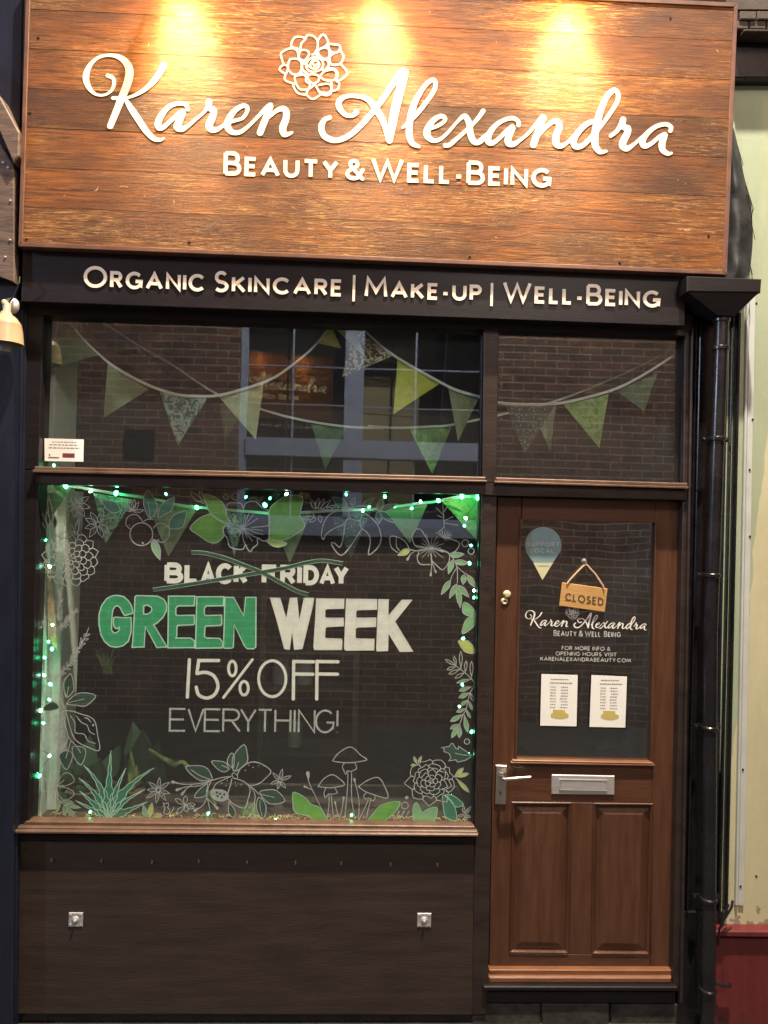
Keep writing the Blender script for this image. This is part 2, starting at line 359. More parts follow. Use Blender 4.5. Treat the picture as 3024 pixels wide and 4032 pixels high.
M['pot'] = mat('terracotta_pot', (0.07, 0.04, 0.03), 0.8)
M['jar'] = mat('frosted_jar', (0.22, 0.24, 0.24), 0.3, var=0.3, scale=10)
M['shelf'] = mat('interior_timber', (0.055, 0.042, 0.032), 0.6, var=0.3, scale=6, stretch=(1, 1, 8))
M['shav'] = mat('dry_wood_shavings', (0.50, 0.38, 0.18), 0.9, var=0.4, scale=40)
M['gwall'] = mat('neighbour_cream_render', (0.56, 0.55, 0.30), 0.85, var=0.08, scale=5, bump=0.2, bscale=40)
M['crim'] = mat('crimson_gloss_paint', (0.13, 0.020, 0.022), 0.42, wear=[((0.06,0.02,0.02),0.6,4,(1,1,0.4)),((0.30,0.16,0.13),0.74,28,(1,1,1))], var=0.2, scale=10, stretch=(5, 5, 1), bump=0.15, bscale=30)
M['stone'] = mat('mossy_step_stone', (0.030, 0.028, 0.021), 0.9, var=0.7, scale=12, bump=0.8, bscale=40)
M['pave'] = mat('pavement', (0.045, 0.043, 0.042), 0.8, var=0.4, scale=6, bump=0.6, bscale=50)
M['sheet'] = mat('black_felt_sheet', (0.012, 0.013, 0.015), 0.6, var=0.8, scale=7, bump=1.0, bscale=14, c2=(0.05, 0.055, 0.06))
M['tile'] = mat('brown_cornice_tiles', (0.05, 0.036, 0.026), 0.8, var=0.4, scale=16, bump=0.4)
M['nplank'] = mat('weathered_brown_plank', (0.08, 0.05, 0.035), 0.6, var=0.45, scale=7, stretch=(1, 6, 6), bump=0.4, c2=(0.15, 0.10, 0.07))
M['shade'] = mat('cream_enamel', (0.42, 0.33, 0.20), 0.35, var=0.12, scale=9)
M['brick'] = brickmat('red_brown_brick', (0.24, 0.135, 0.11), (0.12, 0.08, 0.075), (0.50, 0.46, 0.42))
M['oppf'] = mat('pale_blue_window_paint', (0.34, 0.43, 0.68), 0.5, var=0.15, scale=8)
M['blackgrid'] = mat('black_cast_grille', (0.02, 0.02, 0.025), 0.6)
def oppglass():
    m = bpy.data.materials.new('dark_room_glass'); m.use_nodes = True; nt = m.node_tree; N = nt.nodes; K = nt.links
    b = N['Principled BSDF']; b.inputs['Base Color'].default_value = (0.012, 0.016, 0.02, 1); b.inputs['Roughness'].default_value = 0.01; b.inputs['IOR'].default_value = 5.0
    return m
M['oppg'] = oppglass()

# neighbour wall: pale green above and beside, cream beyond a ragged edge
def wallcolour():
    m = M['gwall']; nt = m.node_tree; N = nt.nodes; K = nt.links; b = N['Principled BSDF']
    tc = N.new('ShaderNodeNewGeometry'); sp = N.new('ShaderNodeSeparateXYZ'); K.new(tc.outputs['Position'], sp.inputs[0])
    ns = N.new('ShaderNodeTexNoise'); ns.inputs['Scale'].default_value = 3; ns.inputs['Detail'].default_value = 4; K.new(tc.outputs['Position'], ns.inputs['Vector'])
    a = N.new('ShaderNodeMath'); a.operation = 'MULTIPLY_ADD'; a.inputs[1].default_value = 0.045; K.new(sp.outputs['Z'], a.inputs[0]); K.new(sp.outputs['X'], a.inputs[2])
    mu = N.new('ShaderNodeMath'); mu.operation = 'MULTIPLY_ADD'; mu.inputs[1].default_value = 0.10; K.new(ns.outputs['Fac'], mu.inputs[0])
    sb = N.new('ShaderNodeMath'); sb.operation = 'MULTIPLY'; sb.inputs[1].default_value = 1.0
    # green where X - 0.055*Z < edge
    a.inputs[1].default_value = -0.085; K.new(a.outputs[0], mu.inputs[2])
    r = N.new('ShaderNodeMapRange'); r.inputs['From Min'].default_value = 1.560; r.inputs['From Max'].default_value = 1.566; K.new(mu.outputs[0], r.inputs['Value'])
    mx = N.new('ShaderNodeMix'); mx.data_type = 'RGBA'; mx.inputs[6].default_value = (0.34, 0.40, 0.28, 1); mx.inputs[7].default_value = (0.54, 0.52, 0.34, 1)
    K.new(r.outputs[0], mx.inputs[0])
    mp = N.new('ShaderNodeMapping'); mp.inputs['Scale'].default_value = (1, 1, 0.25); K.new(tc.outputs['Position'], mp.inputs['Vector'])
    n4 = N.new('ShaderNodeTexNoise'); n4.inputs['Scale'].default_value = 9; n4.inputs['Detail'].default_value = 8; n4.inputs['Roughness'].default_value = 0.7; K.new(mp.outputs[0], n4.inputs['Vector'])
    r4 = N.new('ShaderNodeValToRGB'); r4.color_ramp.elements[0].position = 0.35; r4.color_ramp.elements[0].color = (0.86, 0.86, 0.82, 1); r4.color_ramp.elements[1].position = 0.6; r4.color_ramp.elements[1].color = (1, 1, 1, 1); K.new(n4.outputs['Fac'], r4.inputs[0])
    # grime splashed up from the plinth
    zr = N.new('ShaderNodeMapRange'); zr.inputs['From Min'].default_value = 0.18; zr.inputs['From Max'].default_value = 0.42; zr.inputs['To Min'].default_value = 0.62; zr.inputs['To Max'].default_value = 0.25; K.new(sp.outputs['Z'], zr.inputs['Value'])
    n5 = N.new('ShaderNodeTexNoise'); n5.inputs['Scale'].default_value = 22; n5.inputs['Detail'].default_value = 8; K.new(tc.outputs['Position'], n5.inputs['Vector'])
    lt = N.new('ShaderNodeMath'); lt.operation = 'LESS_THAN'; K.new(n5.outputs['Fac'], lt.inputs[0]); K.new(zr.outputs[0], lt.inputs[1])
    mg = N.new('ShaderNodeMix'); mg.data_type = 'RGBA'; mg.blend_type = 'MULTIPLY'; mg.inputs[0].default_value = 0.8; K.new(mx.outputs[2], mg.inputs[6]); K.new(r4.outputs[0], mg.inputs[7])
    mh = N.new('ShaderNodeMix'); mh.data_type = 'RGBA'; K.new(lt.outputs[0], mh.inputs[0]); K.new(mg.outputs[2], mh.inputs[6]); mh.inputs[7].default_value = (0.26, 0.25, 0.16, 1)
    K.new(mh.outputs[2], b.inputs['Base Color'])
wallcolour()

# ------------------------------------------------------------------ stroke lettering
def arc(cx, cy, rx, ry, a0, a1, n=12):
    return [(cx+rx*math.cos(math.radians(a0+(a1-a0)*i/n)), cy+ry*math.sin(math.radians(a0+(a1-a0)*i/n))) for i in range(n+1)]
GL = {
 'A': (0.86, [[(0,0),(.5,1),(1,0)], [(.17,.33),(.83,.33)]]),
 'B': (0.62, [[(0,0),(0,1)], [(0,1),(.5,1)]+arc(.55,.76,.33,.24,80,-90,8)+[(0,.52)], [(.5,.52)]+arc(.6,.26,.4,.26,90,-90,8)+[(0,0)]]),
 'C': (0.82, [arc(.55,.5,.55,.5,42,318,18)]),
 'D': (0.76, [[(0,0),(0,1),(.35,1)]+arc(.4,.5,.6,.5,85,-85,14)+[(.35,0),(0,0)]]),
 'E': (0.54, [[(1,1),(0,1),(0,0),(1,0)], [(0,.52),(.9,.52)]]),
 'F': (0.50, [[(1,1),(0,1),(0,0)], [(0,.52),(.9,.52)]]),
 'G': (0.86, [arc(.52,.5,.52,.5,45,330,18)+[(1,.2),(1,.45),(.6,.45)]]),
 'H': (0.72, [[(0,0),(0,1)], [(1,0),(1,1)], [(0,.52),(1,.52)]]),
 'I': (0.04, [[(.5,0),(.5,1)]]),
 'J': (0.42, [[(1,1),(1,.25)]+arc(.5,.25,.5,.25,0,-150,8)]),
 'K': (0.66, [[(0,0),(0,1)], [(.95,1),(0,.42)], [(.3,.6),(1,0)]]),
 'L': (0.48, [[(0,1),(0,0),(1,0)]]),
 'M': (0.92, [[(0,0),(.08,1),(.5,.25),(.92,1),(1,0)]]),
 'N': (0.74, [[(0,0),(0,1),(1,0),(1,1)]]),
 'O': (0.96, [arc(.5,.5,.5,.5,90,450,26)]),
 'P': (0.58, [[(0,0),(0,1),(.5,1)]+arc(.6,.74,.4,.26,90,-90,8)+[(0,.48)]]),
 'R': (0.62, [[(0,0),(0,1),(.5,1)]+arc(.58,.75,.36,.25,90,-90,8)+[(0,.5)], [(.5,.5),(1,0)]]),
 'S': (0.56, [arc(.5,.74,.42,.26,35,270,10)+arc(.5,.24,.5,.24,90,-145,10)[1:]]),
 'T': (0.70, [[(0,1),(1,1)], [(.5,1),(.5,0)]]),
 'U': (0.70, [[(0,1),(0,.4)]+arc(.5,.38,.5,.38,180,360,10)+[(1,.4),(1,1)]]),
 'V': (0.80, [[(0,1),(.5,0),(1,1)]]),
 'W': (1.15, [[(0,1),(.26,0),(.5,.9),(.74,0),(1,1)]]),
 'X': (0.72, [[(0,1),(1,0)], [(1,1),(0,0)]]),
 'Y': (0.72, [[(0,1),(.5,.45),(1,1)], [(.5,.45),(.5,0)]]),
 '&': (0.72, [[(1,.0),(.2,.72)]+arc(.42,.8,.24,.2,190,-30,9)+[(.25,.5)]+arc(.4,.26,.4,.26,120,330,9)+[(1,.5)]]),
 '-': (0.34, [[(0,.38),(1,.38)]]), '|': (0.02, [[(.5,-.1),(.5,1.1)]]), '.': (0.05, [[(.4,.03),(.6,.0)]]),
 '!': (0.05, [[(.5,.28),(.5,1)], [(.5,.02),(.5,.0)]]),
}
CURV = 'BCDGJOPRSU&'
def glyph(m, ch, x0, x1, base, cap, w, Y, d=0.0, mi=0, capround=False, step=4e-6):
    # base: function x -> y of the baseline
    for st in GL[ch][1]:
        pts = []
        for gx, gy in st:
            x = x0+(x1-x0)*gx; y0 = base(x); yy = y0-w/2-(cap-w)*gy
            pts.append((x+(x1-x0)*0+0.022*(y0-yy)*1.0, yy, w))
        m.rib(pts, w, Y, d, mi, smooth=False, cap=capround, step=step)
def word(m, s, x0, x1, base, cap, w, Y, d=0.0, small=0.8, mi=0, gap=0.17, capround=False, caps='first', step=4e-6):
    # lay the word out between x0 and x1
    ws = []
    for i, c in enumerate(s):
        big = (caps == 'all') or (i == 0) or (s[i-1] in ' ' ) or (caps == 'hy' and s[i-1] == '-')
        k = 1.0 if big else small
        ws.append((c, (0.3 if c == ' ' else GL[c][0])*cap*k, cap*k))
    g = gap*cap; tot = sum(a[1] for a in ws)+g*(len(ws)-1); sc_ = (x1-x0)/tot; x = x0
    for c, ww, ch_ in ws:
        ww *= sc_
        if c != ' ':
            pad = w*0.35
            glyph(m, c, x+(pad if c not in 'I|!.' else 0), x+ww-(pad if c not in 'I|!.' else 0), base, ch_, w, Y, d, mi, capround, step)
        x += ww+g*sc_
def bl(xa, ya, xb, yb): return lambda x: ya+(yb-ya)*(x-xa)/(xb-xa)

# script name strokes (x, y, width) measured on the sign
SCRIPT = [('A', [(248,235,34),(290,255,30),(298,300,28),(275,355,24),(220,388,20),(150,380,24),(95,320,44),(76,240,52),(110,150,36),(180,90,26),(270,75,26),(350,95,44),(405,150,60),(420,220,66),(395,320,64),(350,430,60),(310,530,56),(268,632,52)]),
 ('A', [(690,150,50),(660,210,50),(610,280,44),(540,345,34),(470,385,26),(400,410,22),(330,412,30),(290,412,30)]),
 ('A', [(390,425,30),(430,490,50),(490,580,54),(550,670,50),(610,730,40),(660,742,28),(690,728,16)]),
 ('A', [(880,500,34),(860,462,32),(800,455,34),(730,480,38),(670,550,50),(645,610,56),(655,645,48),(690,640,36),(745,590,32),(815,530,36),(840,520,46)]),
 ('A', [(840,530,50),(808,600,58),(797,640,60),(835,655,48),(885,628,30),(940,580,26),(1000,530,24),(1036,480,34),(1045,440,50)]),
 ('A', [(1045,440,50),(1050,490,46),(1085,510,48),(1070,570,58),(1047,630,60),(1075,663,50),(1120,655,34),(1180,612,26),(1250,590,28),(1310,570,28),(1345,520,30),(1345,482,34),(1305,475,36),(1240,520,44),(1198,590,56),(1194,640,56),(1228,680,44),(1290,680,36),(1360,630,28),(1430,560,28),(1500,490,40),(1530,470,46)]),
 ('A', [(1530,475,50),(1490,580,54),(1448,685,54)]),
 ('B', [(-100,770,20),(-40,720,28),(20,670,36),(70,655,46),(95,685,56),(90,740,56),(66,810,60),(78,855,50),(112,855,34),(142,842,18)]),
 ('B', [(438,725,34),(395,745,40),(370,800,50),(390,865,50),(450,900,48),(520,900,44),(600,860,44),(680,790,44),(760,700,44),(840,600,46),(920,480,50),(1000,370,52),(1018,358,54)]),
 ('B', [(1028,368,60),(1000,480,70),(962,620,72),(932,760,68),(908,905,54)]),
 ('B', [(645,685,46),(610,712,32),(555,700,36),(510,640,48),(515,590,44),(570,558,34),(660,558,34),(730,580,40),(790,640,56),(850,740,50),(885,830,50),(900,890,50)]),
 ('B', [(1010,805,20),(1050,770,30),(1120,700,36),(1200,600,36),(1260,510,36),(1270,450,34),(1245,430,36),(1190,470,36),(1120,580,46),(1080,690,54),(1065,790,54),(1065,870,54),(1090,930,44),(1140,955,26)]),
 ('B', [(1225,815,28),(1290,790,28),(1335,760,30),(1345,730,34),(1310,715,36),(1250,750,44),(1207,820,56),(1207,870,56),(1250,905,40),(1310,895,30),(1380,830,26),(1450,750,26),(1500,715,42),(1535,770,50),(1545,850,54),(1570,910,50),(1610,925,34),(1659,890,26),(1720,830,24)]),
 ('C', [(45,312,36),(5,370,34),(-60,440,30),(-160,530,34),(-220,580,36),(-255,585,36)]),
 ('C', [(0,560,26),(60,505,24),(90,485,24)]),
 ('C', [(325,425,34),(320,395,34),(280,370,34),(210,385,34),(140,430,40),(90,500,50),(85,550,54),(115,568,40),(170,530,34),(230,470,34),(275,440,44)]),
 ('C', [(275,450,50),(245,520,56),(245,565,56),(285,575,44),(340,540,28),(400,490,26),(460,420,32),(515,362,48)]),
 ('C', [(520,368,50),(480,470,54),(440,580,54)]),
 ('C', [(455,540,24),(520,460,34),(590,400,36),(630,395,44),(645,440,54),(620,510,56),(620,570,56),(660,590,40),(710,560,28),(750,520,26)]),
 ('C', [(925,400,34),(880,405,40),(810,460,46),(760,540,52),(770,590,50),(820,590,40),(880,540,36),(930,480,36)]),
 ('C', [(945,470,26),(990,410,30),(1060,310,34),(1105,230,36),(1105,170,36),(1075,150,40),(1020,200,46),(970,310,54),(940,420,58),(925,520,58),(930,590,54),(965,635,40),(1015,630,22)]),
 ('C', [(1050,510,30),(1100,470,34),(1138,410,44),(1148,382,50)]),
 ('C', [(1145,390,50),(1150,440,44),(1185,450,50),(1180,490,56),(1150,550,60),(1145,590,56),(1180,610,44),(1240,570,28),(1290,525,26),(1325,495,26)]),
 ('C', [(1520,470,34),(1525,440,34),(1480,418,34),(1400,440,36),(1330,500,44),(1300,560,50),(1320,590,44),(1370,570,34),(1430,520,34),(1475,500,44)]),
 ('C', [(1475,505,50),(1455,570,56),(1460,620,50),(1500,650,36),(1530,645,20)])]
FLOWER = [[(190,185),(140,170),(135,140),(160,95),(210,90),(245,105),(215,140),(205,185)],
 [(245,105),(265,75),(310,85),(340,120),(340,180),(320,215)], [(340,120),(385,70),(425,130),(400,165),(350,190)],
 [(425,145),(510,155),(515,195),(480,215),(440,200),(425,160)], [(515,195),(545,240),(520,300),(460,310),(435,280),(440,240),(480,215)],
 [(520,300),(575,370),(535,420),(490,435),(500,380),(475,345),(430,335)], [(490,440),(510,450),(500,500),(455,510),(450,450)],
 [(455,510),(430,548),(370,540),(335,490),(320,460)], [(370,540),(305,580),(255,545),(265,510),(300,480),(310,465)],
 [(255,545),(190,535),(155,490),(150,465)], [(155,460),(85,430),(90,380)], [(90,385),(40,345),(75,310),(110,330),(90,385)],
 [(75,310),(60,265),(55,215),(130,180),(180,200),(190,250)], [(125,265),(185,265),(215,300),(205,370),(150,385),(110,345),(110,300),(125,265)],
 [(190,250),(205,200),(250,195),(275,225),(240,275),(210,270),(190,250)], [(350,230),(345,200),(370,180),(420,180),(435,215),(430,250),(390,265),(350,230)],
 [(165,440),(165,400),(215,390),(250,390),(250,440),(280,460),(265,500),(200,500),(165,440)], [(265,420),(270,390),(310,385),(350,400),(345,440),(300,455),(265,420)],
 [(360,400),(400,360),(470,350),(490,390),(470,430),(400,430),(360,400)], [(350,470),(430,460),(450,500),(420,535),(350,520)],
 [(245,270),(220,310),(225,350),(260,375)], [(380,265),(415,275),(430,310),(400,350),(370,345)], [(300,230),(330,225),(360,260)],
 [(270,270),(250,310),(265,350),(310,365),(370,345),(385,300),(365,265),(310,250),(270,270)], [(290,290),(285,330),(330,340),(355,310),(335,275),(290,290)], [(305,300),(320,320),(335,305)],
 [(240,300),(270,320)], [(330,245),(300,275)], [(210,370),(240,395)]]

# ==================================================================== the big plank sign
SY = -0.105
sg = thing('shop_sign', 'long varnished plank sign with cream script lettering lit by hidden lamps', 'sign', at(1450, 1020, SY+0.05))
LB, RB = [-120,36,191,347,502,658,814,970], [10,162,315,468,622,775,928,1082]
def sx(y, side):   # left / right edges of the board
    return 100+(71-100)*(y/975) if side == 0 else 2907+(2863-2907)*(y-12)/1070
m = MB()
for i in range(7):
    g = 0.45
    a, b, c, d = LB[i]+g, RB[i]+g, RB[i+1]-g, LB[i+1]-g
    m.quad([(sx(a,0)+16, a), (sx(b,1)-16, b), (sx(c,1)-16, c), (sx(d,0)+16, d)], SY+random.uniform(-0.0003, 0.0003), 0.022, 0.0008)
pb = m.build('plank_board', M['sign'], sg)
pa = pb.data.attributes.new('plank', 'FLOAT', 'FACE')
for i, p in enumerate(pb.data.polygons): pa.data[i].value = float(i//10)+0.5
m = MB()   # back box
m.quad([(sx(-120,0)+4,-112),(sx(10,1)-4,18),(sx(1082,1)-4,1078),(sx(970,0)+4,966)], SY+0.0225, 0.03)
m.build('backing_board', M['black'], sg)
m = MB(); e = 17
tl, tr, br_, bl_ = (sx(-120,0),-120), (sx(10,1),10), (sx(1082,1),1082), (sx(970,0),970)
m.quad([tl, tr, (tr[0]-e, tr[1]+e), (tl[0]+e, tl[1]+e)], SY-0.006, 0.05, 0.002)
m.quad([(bl_[0]+e, bl_[1]-e), (br_[0]-e, br_[1]-e), br_, bl_], SY-0.006, 0.05, 0.002)
m.quad([tl, (tl[0]+e, tl[1]+e), (bl_[0]+e, bl_[1]-e), bl_], SY-0.0055, 0.05, 0.002)
m.quad([(tr[0]-e, tr[1]+e), tr, br_, (br_[0]-e, br_[1]-e)], SY-0.0055, 0.05, 0.002)
m.build('edging', M['trim'], sg)
m = MB()
for ref, st in SCRIPT: m.rib([(a, b, c*0.92) for a, b, c in cv(ref, st)], 20, SY-0.0025, 0.0018, step=6e-6)
m.build('script_lettering', M['letter'], sg)
m = MB()
b0 = bl(885, 690, 2130, 738)
word(m, 'BEAUTY', 882, 1330, b0, 95, 15, SY-0.0024, 0.0018, step=6e-6)
word(m, '&', 1362, 1432, b0, 84, 14, SY-0.0024, 0.0018, step=6e-6, capround=True)
word(m, 'WELL-BEING', 1462, 2169, b0, 95, 15, SY-0.0024, 0.0018, caps='hy', step=6e-6)
m.build('small_lettering', M['letter'], sg)
m = MB()
for st in FLOWER: m.rib(cv('B', st), 6.5, SY-0.0022, 0.0015, step=6e-6, per=4)
m.build('flower_emblem', M['letter'], sg)
for x, y in ((118,445),(105,942),(2640,72),(1850,1010),(2440,1035),(745,955),(2790,930),(150,150)):
    m = MB(); c = at(x, y, SY-0.001); m.lathe(c, [(0.0,-0.003),(0.004,-0.002),(0.0055,0.001)], 'Y', 10); m.build('screw', M['black'], sg)

# fascia with its own lettering
fa = thing('fascia_board', 'dark brown fascia board with raised cream capitals beneath the plank sign', 'sign board', at(1400, 1240, -0.07))
m = MB(); m.quad([(88,950),(2700,1040),(2697,1283),(84,1186)], -0.07, 0.075, 0.002); m.build('board', M['dark'], fa)
m = MB(); b1 = bl(365, 1133, 2599, 1212); y = -0.0755
kw = dict(step=1.2e-5)
word(m, 'ORGANIC', 330, 804, b1, 86, 13, y, 0.005, **kw); word(m, 'SKINCARE', 843, 1346, b1, 84, 13, y, 0.005, **kw)
word(m, 'MAKE-UP', 1437, 1894, b1, 82, 13, y, 0.005, **kw); word(m, 'WELL-BEING', 1981, 2599, b1, 84, 13, y, 0.005, caps='hy', **kw)
m.build('raised_lettering', M['letterw'], fa)
for q in ([(1395,1083),(1392,1186)], [(1938,1114),(1935,1205)]):
    m = MB(); m.rib(q, 10, y, 0.005, smooth=False, cap=False); m.build('divider_bar', M['letterw'], fa)

# ==================================================================== shopfront joinery
sf = thing('shopfront', 'brown black timber shopfront with a large window, top lights and a board below', 'shopfront', at(1000, 4015, 0))
m = MB()
m.quad([(84,1150),(2725,1240),(2725,1322),(171,1241),(84,1238)], 0.0, 0.09)                 # head
m.quad([(86,1238),(171,1241),(150,1850),(70,1850)], 0.0, 0.09, 0.003)                        # left stile upper
m.quad([(74,1850),(152,1852),(112,3245),(50,3262)], 0.0005, 0.09, 0.003)
m.build('head_and_stile', M['dark'], sf)
m = MB()
m.quad([(1906,1290),(1965,1292),(1955,1900),(1900,1899)], -0.001, 0.09, 0.003)
m.quad([(1897,1947),(1957,1949),(1922,3905),(1915,3996),(1857,3996),(1870,3270)], -0.0015, 0.10, 0.003)
m.build('mullion', M['frame'], sf)
m = MB()
m.quad([(135,1858),(1905,1900),(1957,1902),(2706,1930),(2706,1970),(1957,1951),(1897,1946),(135,1905)], -0.012, 0.10, 0.003)
m.build('transom', M['frame'], sf)
m = MB()
m.quad([(135,1836),(1912,1878),(1912,1892),(135,1851)], -0.022, 0.07, 0.003)
m.quad([(128,1849),(1918,1891),(1918,1899),(128,1860)], -0.030, 0.07, 0.002)
m.quad([(1952,1880),(2708,1902),(2708,1916),(1952,1894)], -0.022, 0.07, 0.003)
m.quad([(1948,1893),(2712,1916),(2712,1925),(1948,1902)], -0.030, 0.07, 0.002)
m.build('transom_ledge', M['ledge'], sf)
m = MB()
m.quad([(2698,1240),(2728,1242),(2715,1975),(2690,1975)], -0.001, 0.09, 0.003)
m.quad([(2690,1965),(2722,1966),(2675,3905),(2650,3905)], -0.002, 0.10, 0.003)
m.quad([(2724,1290),(2733,1290),(2690,3950),(2679,3950)], -0.022, 0.05, 0.003)
m.build('door_post', M['frame'], sf)
for a in ([(1897,1293),(1905,1293),(1897,1880),(1890,1880)], [(2690,1322),(2698,1322),(2687,1903),(2680,1903)], [(171,1241),(178,1243),(158,1840),(150,1838)],
          [(1888,1946),(1897,1947),(1870,3256),(1862,3256)], [(152,1906),(160,1907),(121,3240),(112,3240)]):
    m = MB(); m.quad(a, 0.02, 0.024, 0.002); m.build('glazing_bead', M['dark'], sf)
m = MB()
m.quad([(100,3234),(1868,3254),(1873,3268),(86,3252)], -0.006, 0.05, 0.003)
m.quad([(66,3256),(1880,3272),(1882,3281),(60,3268)], -0.024, 0.08, 0.003)
m.quad([(58,3270),(1884,3284),(1884,3297),(56,3284)], -0.040, 0.10, 0.004)
m.build('sill', M['ledge'], sf)
m = MB(); m.quad([(56,3284),(1872,3297),(1872,3323),(54,3309)], -0.012, 0.1, 0.003); m.build('sill_moulding', M['dark'], sf)
m = MB(); m.quad([(60,3308),(1868,3322),(1859,3996),(40,3992)], 0.0, 0.05, 0.002)
m.quad([(60,3309),(1868,3323),(1868,3327),(60,3313)], -0.003, 0.01, 0.001)
rb = m.build('stall_riser', M['riser'], sf)
m = MB(); m.quad([(30,3985),(1925,3992),(1925,4075),(30,4060)], 0.018, 0.1); m.build('plinth', M['black'], sf)
for x, y in [(205,3382),(401,3384),(600,3390),(784,3385),(973,3390),(1164,3392),(1344,3394),(1538,3398),(1722,3400)]:
    m = MB(); c = at(x, y, 0); m.lathe(c, [(0,-0.006),(0.0035,-0.005),(0.004,0.0)], 'Y', 10); m.box(c.x-0.0015, c.x+0.0015, -0.009, -0.004, c.z-0.009, c.z+0.004)
    m.build('hook_screw', M['steel'], sf)
for x, y in ((299,3620),(1670,3622)):
    m = MB(); c = at(x, y, 0); h = 0.0285
    m.slab([c+Vector((-h,-0.004,h)), c+Vector((h,-0.004,h)), c+Vector((h,-0.004,-h)), c+Vector((-h,-0.004,-h))], 0.004, 0.002)
    for sxx in (-1, 1):
        for sz in (-1, 1): m.lathe(c+Vector((sxx*0.02, -0.004, sz*0.02)), [(0,-0.002),(0.004,-0.0015),(0.0045,0)], 'Y', 8)
    m.lathe(c+Vector((0,-0.004,0)), [(0,-0.016),(0.004,-0.015),(0.006,-0.006),(0.013,-0.002),(0.015,0)], 'Y', 16)
    p = m.build('socket_plate', M['brushed'], sf)

# glass
def pane(name, c, par, mt=None):
    m = MB(); m.quad(c, GY, 0.004); return m.build(name, mt or M['glass'], par)
pane('top_light_pane', [(171,1241),(1906,1293),(1900,1892),(150,1850)], sf)
pane('top_light_pane', [(1960,1292),(2700,1322),(2690,1915),(1952,1893)], sf)
main = pane('window_pane', [(150,1905),(1900,1946),(1872,3262),(105,3245)], sf)

# ==================================================================== paint on the inside of the glass
PL, PF = GY+0.0048, GY+0.0055          # lines lie in front of fills
def art(name, build, mats, label=None):
    m = MB(); build(m); o = m.build(name, mats, main)
    if label: o['label'] = label
    return o
def leafpts(a, b, w, bulge=0.5, n=6):
    dx, dy = b[0]-a[0], b[1]-a[1]; L = math.hypot(dx, dy) or 1; nx, ny = -dy/L, dx/L
    up = []; dn = []
    for i in range(1, n):
        t = i/n; h = w/2*math.sin(math.pi*t**(0.8 if bulge < 0.55 else 1.4))
        up.append((a[0]+dx*t+nx*h, a[1]+dy*t+ny*h)); dn.append((a[0]+dx*t-nx*h, a[1]+dy*t-ny*h))
    return [a]+up+[b]+dn[::-1]
def leaf(m, ref, a, b, w, fill=None, lw=3.2, vein=False, line=0, bulge=0.5):
    a, b = cv(ref, [a, b]); w = w/REF[ref][2]; p = leafpts(a, b, w, bulge)
    if fill is not None: m.poly(p, PF-random.random()*2e-4, mi=fill)
    m.rib(p, lw, PL, mi=line, smooth=False, closed=True)
    if vein: m.rib([a, (a[0]+(b[0]-a[0])*0.65, a[1]+(b[1]-a[1])*0.65)], lw*0.8, PL, mi=line, smooth=False)
def shape(m, ref, pts, fill=None, lw=3.2, line=0, smooth=True, outline=True, holes=()):
    p = cv(ref, pts)
    if smooth: p = smoothloop(p, 3)
    if fill is not None: m.poly(p, PF-random.random()*2e-4, mi=fill, holes=[cv(ref, h) for h in holes])
    if outline:
        m.rib(p, lw, PL, mi=line, smooth=False, closed=True)
        for h in holes: m.rib(cv(ref, h), lw, PL, mi=line, smooth=False, closed=True)
def ln(m, ref, pts, w=3.2, mi=0, smooth=True): m.rib(cv(ref, pts), w, PL, mi=mi, smooth=smooth)
def star(m, ref, c, tips, w, lw=2.8, fill=None):
    for t in tips:
        s = (c[0]+(t[0]-c[0])*0.12, c[1]+(t[1]-c[1])*0.12); leaf(m, ref, s, t, w, fill, lw)
        ln(m, ref, [s, (c[0]+(t[0]-c[0])*0.6, c[1]+(t[1]-c[1])*0.6)], 1.6, smooth=False)
def club(m, ref, pts, w0, w1):   # stem ending in a bud
    p = cv(ref, pts); n = len(p); p = [(a[0], a[1], 3.0) for a in p]; e = p[-1]; b = p[-2]
    m.rib(p, 3, PL); L = math.hypot(e[0]-b[0], e[1]-b[1]) or 1; ux, uy = (e[0]-b[0])/L, (e[1]-b[1])/L; s = w1/REF[ref][2]
    m.rib([(e[0]-ux*s*1.8, e[1]-uy*s*1.8, 3), (e[0]-ux*s*0.6, e[1]-uy*s*0.6, s*0.8), (e[0], e[1], s)], s, PL)
def rosette(m, ref, c, rx, ry, rings, lw=3.0, rot=0.3, jag=0.1):
    for k, (r0, r1, n) in enumerate(rings):
        for i in range(n):
            a = rot+k*0.45+2*math.pi*i/n; d = math.pi/n
            rj = 1+random.uniform(-jag, jag)*0.6
            P = []
            for (rr, da) in ((r0, -d*0.95), ((r0+r1)/2, -d*0.98), (r0+(r1-r0)*0.8, -d*0.6), (r1*rj, 0), (r0+(r1-r0)*0.8, d*0.6), ((r0+r1)/2, d*0.98), (r0, d*0.95)):
                P.append((c[0]+rx*rr*math.cos(a+da), c[1]+ry*rr*math.sin(a+da)))
            ln(m, ref, P, lw, smooth=False)
def ring(m, ref, c, r, w=3, mi=0): 
    p = [(c[0]+r*math.cos(t*math.pi/10), c[1]+r*math.sin(t*math.pi/10)) for t in range(20)]
    m.rib(cv(ref, p), w, PL, mi=mi, smooth=False, closed=True)
def dot(m, ref, c, r, mi=0): ln(m, ref, [(c[0]-0.5, c[1]), (c[0]+0.5, c[1])], 2*r/REF[ref][2], mi, False)

